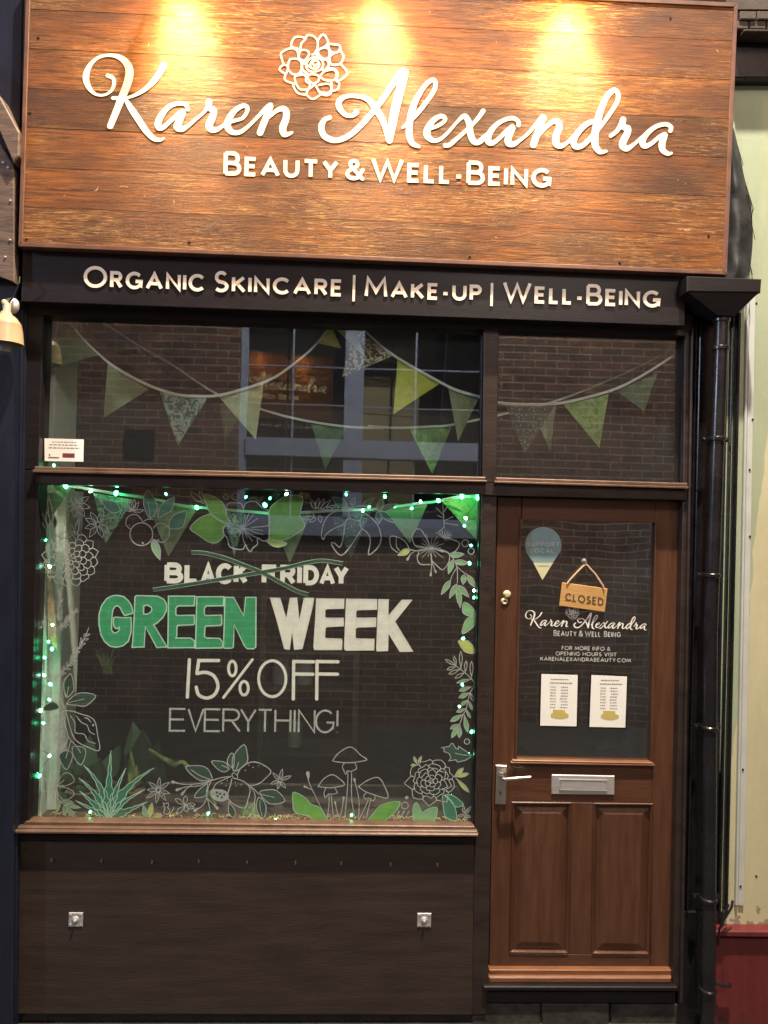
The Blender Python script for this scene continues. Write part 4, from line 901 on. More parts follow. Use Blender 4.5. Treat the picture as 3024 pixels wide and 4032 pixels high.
# ==================================================================== bunting
PM = {'dk': pattern('dark_green_cotton', (0.06, 0.12, 0.06), (0.09, 0.17, 0.09), 30), 'olive': pattern('olive_cotton', (0.16, 0.20, 0.10), (0.22, 0.27, 0.14), 25),
      'teal': pattern('teal_leaf_cotton', (0.04, 0.12, 0.12), (0.30, 0.40, 0.30), 55, 0.07), 'sage': pattern('sage_cotton', (0.34, 0.42, 0.22), (0.44, 0.52, 0.28), 30, 0.2),
      'lime': pattern('lime_cotton', (0.36, 0.42, 0.05), (0.52, 0.56, 0.08), 26, 0.2), 'gold': pattern('black_gold_leaf_cotton', (0.015, 0.015, 0.012), (0.50, 0.46, 0.26), 60, 0.03),
      'speck': pattern('speckled_dark_cotton', (0.035, 0.06, 0.05), (0.40, 0.48, 0.42), 90, 0.22, 'dots'), 'green': pattern('leaf_print_cotton', (0.14, 0.26, 0.06), (0.28, 0.42, 0.14), 34, 0.15),
      'ddk': pattern('shaded_olive_cotton', (0.05, 0.065, 0.035), (0.08, 0.10, 0.05), 30)}
def bunting(label, cords, pens, Y, w=0.012):
    xs = cv(*cords[0]); r = thing('bunting', label, 'bunting', at(xs[len(xs)//2][0], xs[len(xs)//2][1], Y), 'fabric bunting strings hung inside the window')
    for ref, pts in cords:
        m = MB(); P = crom(cv(ref, pts), False, 6); pts3 = [at(p[0], p[1], Y) for p in P]; V = []
        for k, p in enumerate(pts3):
            V += [p+Vector((0, -0.001, w/2)), p+Vector((0, -0.001, -w/2)), p+Vector((0, 0.001, -w/2)), p+Vector((0, 0.001, w/2))]
        F = []
        for k in range(len(pts3)-1):
            for j in range(4): F.append((4*k+j, 4*k+(j+1) % 4, 4*k+4+(j+1) % 4, 4*k+4+j))
        m.add(V, F); m.build('cord', M['tape'], r)
    for ref, pts, k in pens:
        m = MB(); q = cv(ref, pts); n = 7; yo = random.uniform(0.003, 0.012); tilt = random.uniform(-0.012, 0.02); V = []; F = []; idx = {}
        a, b, c = [Vector((p[0], p[1], 0)) for p in q[:3]]
        for i in range(n+1):
            for j in range(n+1-i):
                u = i/n; v = j/n; p = a*(1-u-v)+b*u+c*v
                idx[(i, j)] = len(V); V.append(at(p.x, p.y, Y+yo+tilt*v+0.011*math.sin(2.6*u*math.pi+v*3+yo*900)*(0.25+v)))
        for i in range(n):
            for j in range(n-i):
                F.append((idx[(i,j)], idx[(i+1,j)], idx[(i,j+1)]))
                if j < n-i-1: F.append((idx[(i+1,j)], idx[(i+1,j+1)], idx[(i,j+1)]))
        nb = len(V); V2 = V+[p+Vector((0, 0.0012, 0)) for p in V]; F2 = F+[tuple(x+nb for x in f_[::-1]) for f_ in F]
        m.add(V2, F2); m.build('pennant', PM[k], r, smooth=True)
    return r
bunting('front string of green patterned pennants swagged across the top panes', [
    ('c3', [(285,315),(350,400),(420,470),(500,535),(640,610),(760,650),(850,658),(940,655),(1060,625),(1180,580),(1280,510),(1360,440),(1430,350),(1460,315)]),
    ('c4', [(95,295),(180,375),(260,435),(400,515),(480,555),(575,582),(645,602),(750,608),(860,605),(960,585),(1080,550),(1180,500),(1290,430),(1360,375)])],
    [('c3',[(265,325),(430,480),(190,545)],'dk'),('c3',[(465,515),(640,630),(447,752)],'olive'),('c3',[(690,640),(895,668),(768,870)],'teal'),('c3',[(940,655),(1140,600),(1105,845)],'sage'),
     ('c3',[(1375,430),(1430,350),(1475,452)],'lime'),('c3',[(1430,350),(1530,352),(1578,490)],'sage'),('c4',[(90,315),(235,425),(45,505)],'gold'),('c4',[(255,440),(415,530),(240,645)],'lime'),
     ('c4',[(448,548),(560,590),(485,748)],'olive'),('c4',[(665,615),(850,615),(737,795)],'speck'),('c4',[(885,610),(1055,570),(1020,773)],'green'),('c4',[(1085,555),(1240,490),(1190,635)],'dk')], 0.10)
bunting('back string of dim olive pennants hanging lower behind the top panes', [
    ('c3', [(430,330),(600,440),(740,520),(940,650),(1130,715),(1300,760),(1500,790),(1659,795)]), ('c4', [(0+144,690),(250,697),(380,692),(465,685),(680,640),(840,600),(1000,540),(1200,450),(1360,350)])],
    [('c3',[(1345,780),(1500,790),(1405,975)],'dk'),('c4',[(300,700),(462,690),(387,872)],'green'),('c3',[(560,470),(700,520),(580,600)],'ddk'),('c3',[(950,690),(1060,700),(970,860)],'ddk'),
     ('c4',[(770,640),(855,610),(835,787)],'olive'),('c4',[(1190,470),(1345,400),(1330,500)],'ddk'),('c3',[(370,340),(540,450),(480,480)],'ddk')], 0.32, 0.010)
bunting('low string of green pennants behind the painted top of the big window', [
    ('W', [(260,85),(440,118),(620,150),(900,190),(1100,235),(1400,262),(1659,285)]), ('X', [(165,285),(400,278),(600,265),(880,255),(1100,225),(1260,205),(1400,178),(1560,172)])],
    [('W',[(150,95),(370,110),(195,375)],'dk'),('W',[(510,150),(770,195),(590,482)],'teal'),('W',[(860,215),(1190,250),(1000,568)],'olive'),('W',[(1360,275),(1510,290),(1430,570)],'teal'),
     ('X',[(180,290),(440,285),(300,612)],'olive'),('X',[(560,275),(830,270),(700,578)],'speck'),('X',[(920,265),(1200,225),(1085,480)],'olive'),('X',[(1290,200),(1560,172),(1535,475)],'green')], 0.11)

# ==================================================================== inside the shop
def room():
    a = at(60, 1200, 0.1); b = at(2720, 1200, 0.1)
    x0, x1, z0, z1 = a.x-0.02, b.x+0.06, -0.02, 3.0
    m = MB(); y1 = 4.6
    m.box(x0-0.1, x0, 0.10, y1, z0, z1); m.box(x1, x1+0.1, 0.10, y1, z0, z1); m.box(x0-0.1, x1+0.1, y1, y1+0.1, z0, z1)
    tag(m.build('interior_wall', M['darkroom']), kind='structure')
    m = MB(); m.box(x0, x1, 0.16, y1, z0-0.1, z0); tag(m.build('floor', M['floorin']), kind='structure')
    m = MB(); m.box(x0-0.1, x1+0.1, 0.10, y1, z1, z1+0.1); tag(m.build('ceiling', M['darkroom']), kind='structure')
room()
# white boxed reveal at the left of the window
rv = thing('window_reveal', 'white painted reveal panel just inside the left edge of the window', 'panel', at(150, 3230, 0.2))
m = MB(); m.quad([(160,1200),(225,1200),(205,1930),(150,1930)], 0.16, 0.25, 0.004); m.build('upper_panel', M['white'], rv)
m = MB(); m.quad([(128,1930),(205,1930),(160,3225),(108,3225)], 0.13, 0.3, 0.004); m.quad([(212,1930),(262,1930),(215,3225),(170,3225)], 0.2, 0.2, 0.004); m.build('lower_panel', M['white'], rv)
m = MB()
m.quad([(150,2080),(175,2080),(190,2260),(170,2260)], 0.12, 0.008, 0.002); m.quad([(182,2240),(200,2240),(226,2560),(188,2520)], 0.12, 0.008, 0.002); m.quad([(138,2600),(152,2600),(160,2960),(126,2960)], 0.12, 0.008, 0.002)
m.build('reflection_strip', M['rope'], rv)  # warm orange reflection down the reveal, built as tan strips
# shelving deeper inside
sh = thing('shelf_unit', 'dark timber shelf unit standing in the dim shop', 'shelf', at(1250, 3100, 0.9))
m = MB()
a = at(1030, 2340, 0.9); b = at(1400, 2340, 0.9); zt = a.z; 
m.box(a.x, a.x+0.03, 0.88, 1.15, 0.3, zt); m.box(b.x, b.x+0.03, 0.88, 1.15, 0.3, zt); m.build('upright', M['shelf'], sh)
for yy in (2350, 2560, 2706, 2960):
    p = at(1200, yy, 0.9); m = MB(); m.box(a.x+0.03, b.x, 0.885, 1.145, p.z-0.02, p.z); m.build('shelf_board', M['shelf'], sh)
for i, (x, y) in enumerate(((1105,2690),(1195,2692),(1160,2945))):
    p = at(x, y, 1.0); m = MB()
    m.lathe((p.x, 1.0, p.z), [(0,0),(0.045,0),(0.048,0.01),(0.048,0.09),(0.038,0.115),(0.038,0.13),(0.043,0.13),(0.043,0.15),(0,0.15)] if i < 2 else [(0,0),(0.036,0),(0.036,0.14),(0.03,0.15),(0,0.15)], 'Z', 20)
    tag(m.build('jar' if i < 2 else 'candle', M['jar'], None, True, (p.x, 1.0, p.z)), ('squat lidded glass jar on the dim shelf, left of its twin','squat lidded glass jar on the dim shelf, right of its twin','pale pillar candle on the low dim shelf')[i], 'jar' if i < 2 else 'candle')
# house plants on the window board
def bigleaf(m, base, tip, w, droop=0.05, n=7, mi=0):
    base, tip = Vector(base), Vector(tip); d = tip-base; s = d.cross(Vector((0, 1, 0.2))).normalized(); V = []; F = []
    for i in range(n+1):
        t = i/n; c = base+d*t+Vector((0, -0.0, -droop*math.sin(math.pi*t)))*1; h = w/2*math.sin(math.pi*min(1, t*0.93+0.07))**0.8
        V += [c-s*h+Vector((0, 0.012, 0.008)), c, c+s*h+Vector((0, 0.012, 0.008))]
    for i in range(n):
        k = 3*i; F += [(k, k+1, k+4, k+3), (k+1, k+2, k+5, k+4)]
    o = len(V); V += [v+Vector((0, 0.0015, 0)) for v in V]; F += [tuple(o+x for x in f_[::-1]) for f_ in F]
    m.add(V, F, mi)
def plant(name, label, x, y, Y, tips, w, mt, potr=0.07):
    p = at(x, y, Y); r = thing(name, label, 'plant', p)
    m = MB(); m.lathe(p, [(0,0.0),(potr*0.75,0.0),(potr,0.12),(potr*1.05,0.13),(potr*0.9,0.13),(0.0,0.12)], 'Z', 20); m.build('pot', M['pot'], r, True)
    for tx, ty, ty_ in tips:
        m = MB(); q = at(tx, ty, Y+ty_); c = p+Vector((0, 0, 0.13)); st = c+(q-c)*0.35
        m.tube([c, st], 0.003, 5); bigleaf(m, st, q, w*random.uniform(0.8, 1.15)); m.build('leaf', mt, r, True)
    return r
plant('broad_leaf_plant', 'bushy dark green house plant behind the painted aloe on the window board', 330, 3225, 0.24, [(190,2960,0.0),(240,3020,-.04),(320,2960,.05),(390,2990,0),(420,3060,.03),(160,3060,.02),(470,2940,.08),(300,3100,-.05),(230,3130,-.06),(400,3140,-.05),(350,2900,.06)], 0.10, M['plant'])
plant('rubber_plant', 'taller shadowy house plant near the middle of the window board', 560, 3228, 0.4, [(505,2960,0),(560,2880,0),(620,2930,.05),(520,2850,.1),(640,3010,0),(480,3050,0),(590,2960,-.03)], 0.11, M['plant'], 0.08)
plant('snake_plant', 'slim upright plant with yellow edged leaves behind the window paint', 520, 3228, 0.2, [(512,2965,0),(535,3020,.02),(505,3050,-.01)], 0.045, M['plant2'], 0.05)
m = MB(); P = [at(a_1, b_1, 0.22) for a_1, b_1 in ((585,2950),(640,2985),(690,3010),(720,3000),(760,3040),(790,3070),(850,3170))]
m.tube(P, [0.006,0.010,0.016,0.010,0.013,0.008,0.005], 8); tag(m.build('driftwood_branch', M['plant2'], None, True), 'mossy yellow green twisted branch lying across the window display', 'branch')
m = MB(); c = at(985, 3232, 0.18)
m.lathe(c, [(0,0),(0.05,0),(0.045,0.04),(0.025,0.07),(0,0.08)], 'Z', 8); tag(m.build('stone_ornament', M['plant2'], None, False, c), 'small mossy stone ornament behind the painted daisy', 'ornament')
# dried grass and leaning card
m = MB(); b0_ = at(420, 2655, 0.5)
for k in range(16):
    t = b0_+Vector((random.uniform(-0.045, 0.045), random.uniform(-0.02, 0.02), 0.075+random.random()*0.05)); m.tube([b0_+Vector((random.uniform(-.03, .03), 0, 0)), (b0_+t)/2, t], [0.002, 0.006, 0.002], 6)
tag(m.build('dried_grass', M['plant2'], None, True), 'bunch of dried pampas grass in the dim shop behind the green lettering', 'dried grass')
m = MB(); p = at(1040, 3220, 0.16)
# shavings along the board
for k in range(420):
    u = random.random(); x = 560+(1840-560)*u if k > 60 else 120+420*random.random(); y = 3236+8*u; c = at(x, y, random.uniform(0.06, 0.14)); c.z = at(x, 3237+14*(x/1870), 0.06).z
    L = random.uniform(0.008, 0.028); a = random.uniform(0, math.pi); e = random.uniform(0.0, 0.7); d = Vector((math.cos(a)*math.cos(e), math.sin(a)*0.5, math.sin(e)))*L
    mid = c+d/2+Vector((0, 0, L*0.35)); m.tube([c, mid, c+d], 0.0016, 4)
tag(m.build('wood_shavings', M['shav']), 'pale wood shavings strewn along the window board', 'wood shavings', kind='stuff')
m = MB(); m.quad([(100,3240),(1872,3258),(1872,3285),(90,3270)], 0.344, 0.5); 
# window board behind the sill
wb = MB(); a = at(100, 3243, 0.05); b = at(1870, 3262, 0.05); wb.slab([Vector((a.x, 0.05, a.z)), Vector((b.x, 0.05, b.z)), Vector((b.x, 0.05, b.z-0.03)), Vector((a.x, 0.05, a.z-0.03))], 0.5)
wb.build('window_board', M['shelf'], sf)
# picture frame seen in the right top light
pf = thing('picture_frame', 'small cream framed picture inside behind the right top pane', 'picture', at(2645, 1720, 0.8))
m = MB()
for q in ([(2605,1670),(2690,1673),(2682,1682),(2613,1680)],[(2613,1730),(2680,1732),(2688,1742),(2602,1739)],[(2605,1670),(2613,1680),(2611,1730),(2602,1739)],[(2682,1682),(2690,1673),(2688,1742),(2680,1732)]): m.quad(q, 0.8, 0.02)
m.build('frame', M['cream'], pf); m = MB(); m.quad([(2613,1680),(2682,1682),(2680,1732),(2611,1730)], 0.81, 0.008); m.build('picture', M['olive'] if 'olive' in M else M['jar'], pf)
m = MB(); m.quad([(2584,1330),(2600,1330),(2590,1890),(2572,1890)], 0.7, 0.03); tag(m.build('partition_post', M['white']), 'thin white post inside behind the right top pane', 'post')

# card taped at the left of the upper pane
cr = thing('window_card', 'small white card with a maroon stamp stuck low in the left top pane', 'card', at(252, 1816, 0.05))
m = MB(); m.quad([(175,1726),(330,1730),(328,1818),(176,1815)], GY-0.0012, 0.0010); m.build('card', M['paper'], cr)
m = MB(); Yk = GY-0.0016
for y, x0, x1 in ((1741,205,300),(1752,195,308),(1764,192,314)):
    x = x0
    while x < x1: w = random.uniform(6, 15); m.rib([(x,y+0.02*x-5),(min(x+w, x1),y+0.02*x-5)], 3.2, Yk, cap=False, smooth=False); x += w+4
m.rib([(190,1801),(232,1802)], 5, Yk, cap=False, smooth=False); m.rib([(192,1791),(198,1791)], 7, Yk, cap=False, smooth=False)
m.build('print', M['ink'], cr)
m = MB(); m.rib([(246,1793),(294,1794)], 17, Yk, cap=False, smooth=False); m.build('maroon_stamp', M['inkm'], cr)

# ==================================================================== the door
DY = 0.045
dr = thing('shop_door', 'brown stained half glazed wooden door with two raised panels below', 'door', at(2290, 3880, DY))
def fr(pieces, name, mt, Y, d, bev=0.003):
    m = MB()
    for p in pieces: m.quad(p, Y, d, bev)
    return m.build(name, mt, dr)
fr([[(1959,1956),(2054,1958),(2036,3010),(2016,3153),(2004,3874),(1925,3873),(1940,3000)]], 'stile', M['door'], DY, 0.04)
fr([[(2582,1972),(2690,1974),(2644,3874),(2560,3874),(2572,3160),(2563,3010)]], 'stile', M['door'], DY, 0.04)
fr([[(2054,1958),(2583,1972),(2581,2060),(2054,2048)]], 'top_rail', M['doorh'], DY+0.0005, 0.039)
fr([[(2036,2990),(2564,3002),(2572,3162),(2014,3156)]], 'lock_rail', M['doorh'], DY+0.0005, 0.039)
fr([[(2250,3158),(2336,3160),(2328,3760),(2240,3758)]], 'muntin', M['door'], DY+0.0005, 0.039)
fr([[(2003,3754),(2560,3760),(2560,3874),(2000,3874)]], 'bottom_rail', M['doorh'], DY+0.0005, 0.039)
def panel(o):
    (ax,ay),(bx,by),(cx,cy),(dx,dy) = o; m = MB()
    def inn(e): return [(ax+e,ay+e),(bx-e,by+e),(cx-e,cy-e),(dx+e,dy-e)]
    A = [at(x,y,DY) for x,y in inn(0)]; B = [at(x,y,DY-0.005) for x,y in inn(5)]; Cc = [at(x,y,DY+0.004) for x,y in inn(13)]; D = [at(x,y,DY+0.014) for x,y in inn(18)]
    E = [at(x,y,DY+0.012) for x,y in inn(24)]; Fv = [at(x,y,DY+0.003) for x,y in inn(46)]; rows = [A,B,Cc,D,E,Fv]; V = [v for r_ in rows for v in r_]; Fc = []
    for i in range(len(rows)-1):
        for j in range(4): k = (j+1) % 4; Fc.append((4*i+j, 4*i+k, 4*i+4+k, 4*i+4+j))
    Fc.append((20,21,22,23)); m.add(V, Fc); return m.build('raised_panel', M['door'], dr)
panel([(2014,3156),(2252,3158),(2240,3757),(2003,3754)]); panel([(2335,3160),(2574,3162),(2558,3761),(2328,3759)])
fr([[(2018,2992),(2572,3003),(2576,3011),(2016,3000)],[(2012,2999),(2578,3010),(2580,3018),(2010,3008)]], 'glazing_ledge', M['kick'], DY-0.016, 0.03, 0.003)
fr([[(2046,2040),(2588,2050),(2581,2060),(2054,2048)],[(2046,2040),(2054,2048),(2036,2992),(2026,2992)],[(2581,2060),(2588,2050),(2570,3002),(2562,3000)]], 'glazing_bead', M['door'], DY-0.006, 0.02, 0.002)
fr([[(1926,3818),(2646,3820),(2645,3840),(1925,3838)],[(1925,3838),(2646,3840),(2645,3848),(1925,3846)]], 'weatherboard', M['kick'], DY-0.026, 0.04, 0.003)
fr([[(1924,3846),(2646,3848),(2645,3873),(1924,3873)]], 'weatherboard', M['kick'], DY-0.042, 0.05, 0.006)
gp = MB(); gp.quad([(2050,2044),(2585,2056),(2566,3004),(2030,2992)], DY+0.014, 0.004); dgl = gp.build('door_glass', M['glassd'], dr)
DG = DY+0.014
# letter box
m = MB(); m.quad([(2173,3050),(2421,3055),(2420,3131),(2172,3128)], DY-0.007, 0.008, 0.003); lb = m.build('letter_box', M['brushed'], dr)
m = MB()
for q in ([(2202,3068),(2392,3072),(2388,3076),(2206,3072)],[(2206,3108),(2388,3112),(2392,3116),(2202,3112)],[(2202,3068),(2206,3072),(2206,3108),(2202,3112)],[(2388,3076),(2392,3072),(2392,3116),(2388,3112)]): m.quad(q, DY-0.0105, 0.004)
m.quad([(2208,3074),(2386,3078),(2386,3110),(2208,3107)], DY-0.009, 0.003, 0.0012); m.build('flap', M['brushed'], lb)
# handle
m = MB(); m.quad([(1953,3013),(1996,3015),(1993,3169),(1948,3167)], DY-0.008, 0.009, 0.002); hp = m.build('handle_plate', M['steel'], dr)
m = MB(); p = at(1975, 3053, DY-0.008); q = p+Vector((0, -0.05, 0)); e = at(2090, 3060, DY-0.058); m.lathe(p, [(0.012,-0.006),(0.013,0)], 'Y', 16)
m.tube([p, q+Vector((0,0.01,0)), q+Vector((0.008,0,0)), (q+e)/2, e], [0.008,0.008,0.0085,0.0075,0.006], 12); m.build('lever', M['steel'], hp, True)
m = MB(); p = at(1970, 3120, DY-0.0086); m.lathe(p, [(0,-0.0003),(0.0035,-0.0002),(0.0036,0.0)], 'Y', 12); m.box(p.x-0.0013, p.x+0.0013, p.y-0.0003, p.y, p.z-0.012, p.z); m.build('keyhole', M['black'], hp)
m = MB(); p = at(1996, 2340, DY); m.lathe(p, [(0,-0.014),(0.010,-0.013),(0.016,-0.006),(0.017,0)], 'Y', 20); p2 = at(1986, 2368, DY); m.lathe(p2, [(0.004,-0.004),(0.009,-0.007),(0.014,-0.004),(0.0155,0)], 'Y', 18); yl = m.build('latch_lock', M['cream'], dr, True)
m = MB(); m.lathe(p2+Vector((0.001,-0.0045,0.002)), [(0,-0.001),(0.0045,0)], 'Y', 10); m.build('keyhole', M['black'], yl)
# vinyl lettering on the door glass
DL = DG-0.0012
m = MB()
def dmap(p): 
    x = 2067+(p[0]-325)*0.2058; return (x, 2403+(p[1]-210)*0.205-0.008*(x-2067))
for ref, st in SCRIPT:
    m.rib([dmap(p)+(p[2]*0.19,) for p in cv(ref, st)], 4, DL, step=2e-6, per=3)
for st in FLOWER: m.rib([dmap(p) for p in cv('B', st)], 1.6, DL, step=2e-6, per=2)
m.build('vinyl_script', M['ptw'], dgl)
m = MB(); bb = bl(2180, 2504, 2444, 2509)
for wd, x0, x1 in (('BEAUTY',2180,2270),('&',2279,2295),('WELL',2303,2364),('BEING',2378,2444)): word(m, wd, x0, x1, bb, 23, 3.4, DL, small=0.88)
for tx, x0, x1, y in (('FOR MORE INFO &',2212,2403,2559),('OPENING HOURS VISIT',2188,2428,2581),('KARENALEXANDRABEAUTY.COM',2128,2483,2603)): word(m, tx, x0, x1, bl(2200,y,2400,y+4), 16, 2.6, DL, caps='all')
m.build('vinyl_lettering', M['ptl'], dgl)
# sticker
st = thing('pin_sticker', 'blue grey map pin sticker with a pale yellow tip high on the door glass', 'sticker', at(2136, 2284, DL))
cx, cy, r = 2139, 2147, 72
drop = [(cx+r*math.cos(math.radians(a)), cy+r*math.sin(math.radians(a))) for a in range(-208, 29, 12)]
full = drop+[(cx+r*math.cos(math.radians(28)), cy+r*math.sin(math.radians(28))), (2136, 2284)]
up = drop+[(2178, 2214), (2100, 2214)]
m = MB(); m.poly(up, DL, 0.0006); m.build('top_part', M['stick'], st)
m = MB(); m.poly([(2099.5,2215),(2178.5,2215),(2136,2284)], DL, 0.0006); m.build('yellow_tip', M['sticky'], st)
m = MB(); word(m, 'SUPPORT', 2075, 2203, bl(2075,2150,2203,2153), 18, 3.2, DL-0.0006, caps='all', gap=0.3); m.build('lettering', M['stickt'], st); m = MB(); word(m, 'LOCAL', 2090, 2180, bl(2075,2176,2203,2179), 18, 3.2, DL-0.0006, caps='all', gap=0.3)
m.rib([(2118,2226),(2165,2228)], 3, DL-0.0006, smooth=False); m.build('lettering', M['stickt'], st)
# closed sign
cs = thing('closed_sign', 'small pine hanging sign reading closed, tilted on jute rope', 'hanging sign', at(2292, 2400, DG-0.02))
CY = DG-0.016
m = MB(); m.quad([(2214,2293),(2393,2318),(2382,2410),(2203,2385)], CY, 0.008, 0.0015); m.build('board', M['board'], cs)
m = MB(); bs = lambda x: 2364+0.139*(x-2220)
word(m, 'CLOSED', 2226, 2376, bs, 31, 5.5, CY-0.0008, caps='all', gap=0.22)
for x in (2228,2250,2290,2312,2336,2358): m.rib([(x-4,bs(x)-2),(x+9,bs(x))], 2.4, CY-0.0008, smooth=False, cap=False)
m.build('burnt_lettering', M['burn'], cs)
m = MB(); m.tube([at(2233,2300,CY-0.002), at(2240,2288,CY-0.002), at(2270,2255,CY+0.003), at(2300,2226,CY+0.008), at(2310,2224,CY+0.008), at(2345,2262,CY+0.003), at(2374,2306,CY-0.002), at(2378,2322,CY-0.002)], 0.0042, 8); m.build('rope', M['rope'], cs, True)
m = MB(); p = at(2300, 2209, DG-0.001); m.lathe(p, [(0,-0.014),(0.004,-0.013),(0.005,-0.006),(0.011,-0.001),(0.012,0.001)], 'Y', 16); m.tube([p+Vector((0,-0.012,0)), p+Vector((0.003,-0.016,-0.012)), p+Vector((0.006,-0.02,-0.006))], 0.0018, 6); m.build('suction_hook', M['jar'], cs, True)
# notices
for k, (q, lab) in enumerate((([(2132,2654),(2275,2658),(2270,2860),(2127,2857)], 'white printed notice on the door glass, nearer the handle side'), ([(2329,2658),(2469,2664),(2462,2865),(2321,2862)], 'white printed notice on the door glass, nearer the downpipe side'))):
    nt_ = thing('notice', lab, 'notice', at((q[2][0]+q[3][0])/2, q[2][1], DL), 'printed notices on the door glass')
    m = MB(); m.quad([(q[0][0]-5,q[0][1]-5),(q[1][0]+5,q[1][1]-5),(q[2][0]+5,q[2][1]+5),(q[3][0]-5,q[3][1]+5)], DL+0.0001, 0.0008); m.build('clear_holder', M['black'], nt_)
    m = MB(); m.quad(q, DL-0.0008, 0.0008); m.build('sheet', M['paper'], nt_)
    x0 = q[0][0]; y0 = q[0][1]; m = MB(); Yp = DL-0.0012
    def tx(x, y, w, h=3): 
        xe = x+w
        while x < xe: s_ = random.uniform(3, 8); m.rib([(x0+x-0.02*y, y0+y+0.02*x),(x0+min(x+s_, xe)-0.02*y, y0+y+0.02*x)], h, Yp, cap=False, smooth=False); x += s_+2
    tx(38, 20, 70, 4); tx(34, 34, 88, 4)
    for i in range(8): tx(36, 50+i*11.5, 22, 3); tx(76+random.uniform(-2, 4), 50+i*11.5, 28, 3)
    m.build('print', M['ink'], nt_)
    m = MB(); m.poly([(x0+45,y0+140),(x0+92,y0+142),(x0+94,y0+152),(x0+108,y0+160),(x0+104,y0+172),(x0+80,y0+178),(x0+55,y0+176),(x0+36,y0+168),(x0+38,y0+156),(x0+46,y0+152)], Yp-0.0001, 0.0003); m.build('mustard_banner', M['gold'], nt_)

# threshold and step
m = MB(); m.quad([(1905,3884),(2668,3886),(2668,3904),(1903,3902)], -0.02, 0.12, 0.004); m.quad([(1912,3902),(2662,3904),(2660,3950),(1908,3948)], -0.002, 0.10, 0.003)
tag(m.build('door_threshold', M['dark']), 'black painted timber threshold under the brown door', 'threshold')
m = MB(); m.quad([(1860,3948),(2130,3950),(2130,4080),(1858,4080)], 0.006, 0.2, 0.006); m.quad([(2134,3950),(2400,3951),(2400,4080),(2134,4080)], 0.003, 0.2, 0.006); m.quad([(2404,3951),(2680,3952),(2680,4080),(2404,4080)], 0.008, 0.2, 0.006)
tag(m.build('stone_step', M['stone']), 'rough mossy stone base course below the door threshold', 'step')

# ==================================================================== right hand side
pr = thing('pilaster', 'black painted timber pilaster with vertical mouldings behind the downpipe', 'pilaster', at(2800, 4020, 0))
m = MB(); m.quad([(2730,1050),(2960,1050),(2900,3620),(2830,3990),(2680,3990)], 0.008, 0.1, 0.003); m.build('back_board', M['black'], pr)
for x, w, Yv in ((2742,7,-0.012),(2758,6,-0.016),(2885,8,-0.02),(2908,12,-0.03),(2862,10,-0.012)):
    m = MB(); m.quad([(x,1230),(x+w,1230),(x+w-52,3590),(x-52,3590)], Yv, 0.03, 0.003); m.build('moulding', M['black'], pr)
m = MB(); m.quad([(2680,3590),(2850,3590),(2838,4040),(2668,4040)], -0.004, 0.05, 0.003); m.build('base_block', M['black'], pr)
dp = thing('downpipe', 'glossy black round downpipe with a square funnel hopper at its top', 'drainpipe', at(2785, 4020, -0.08))
PY = -0.085
def pc(y): 
    return 2842+(2797-2842)*(y-1255)/(2500-1255) if y < 2500 else 2797+(2787-2797)*(y-2500)/(1530)
m = MB(); m.tube([at(pc(y), y, PY) for y in (1255, 1700, 2100, 2500, 3000, 3500, 4060)], 0.0285, 24); m.build('pipe', M['black'], dp, True)
for y in (1262, 1372, 1728, 2265, 2866, 3541, 3898):
    m = MB(); a = at(pc(y), y-9, PY); b = at(pc(y), y+9, PY); m.tube([a, a+Vector((0,0,-0.004)), b+Vector((0,0,0.004)), b], [0.030,0.034,0.034,0.030], 24)
    if y in (1728, 2265, 2866, 3541):
        c = (a+b)/2; m.box(c.x-0.055, c.x+0.055, PY+0.02, PY+0.032, c.z-0.009, c.z+0.009); m.lathe(c+Vector((-0.046, 0.02, 0)), [(0,-0.008),(0.006,-0.006),(0.007,0)], 'Y', 10); m.lathe(c+Vector((0.046, 0.02, 0)), [(0,-0.008),(0.006,-0.006),(0.007,0)], 'Y', 10)
    m.build('collar', M['black'], dp, True)
m = MB(); tlh, trh, brh, blh = at(2705,1086,-0.15), at(3000,1098,-0.15), at(2996,1152,-0.15), at(2706,1148,-0.15)
m.slab([tlh, trh, brh, blh], 0.16, 0.004)
lo = at(pc(1255), 1252, PY); q0 = [brh+Vector((-0.006,0.006,0)), blh+Vector((0.006,0.006,0)), blh+Vector((0.006,0.155,0)), brh+Vector((-0.006,0.155,0))]; q1 = [lo+Vector((0.036,-0.036,0)), lo+Vector((-0.036,-0.036,0)), lo+Vector((-0.036,0.036,0)), lo+Vector((0.036,0.036,0))]
m.add(q0+q1, [(0,1,5,4),(1,2,6,5),(2,3,7,6),(3,0,4,7),(4,5,6,7)]); m.build('hopper_head', M['dark'], dp)
# torn felt behind the sign
sw = thing('torn_sheeting', 'torn black sheeting bulging out behind the right end of the plank sign', 'sheeting', at(2900, 1095, 0))
edge = [(2890,500,2860),(2903,570,2860),(2915,600,2860),(2925,680,2860),(2940,730,2860),(2955,780,2860),(2960,830,2860),(2966,910,2860),(2962,990,2855),(2956,1040,2855),(2950,1095,2850)]
m = MB(); V = []; F = []
for i, (xr, y, xl) in enumerate(edge):
    for j in range(5):
        t = j/4; V.append(at(xl+(xr-xl)*t, y+random.uniform(-5, 5), -0.03-0.05*math.sin(math.pi*t)*(0.5+random.random()*0.8)))
for i in range(len(edge)-1):
    for j in range(4): k = 5*i+j; F.append((k, k+1, k+6, k+5))
m.add(V, F); so = m.build('sheet', M['sheet'], sw, True)
md = so.modifiers.new('s', 'SUBSURF'); md.levels = 2; md.render_levels = 2
m = MB()
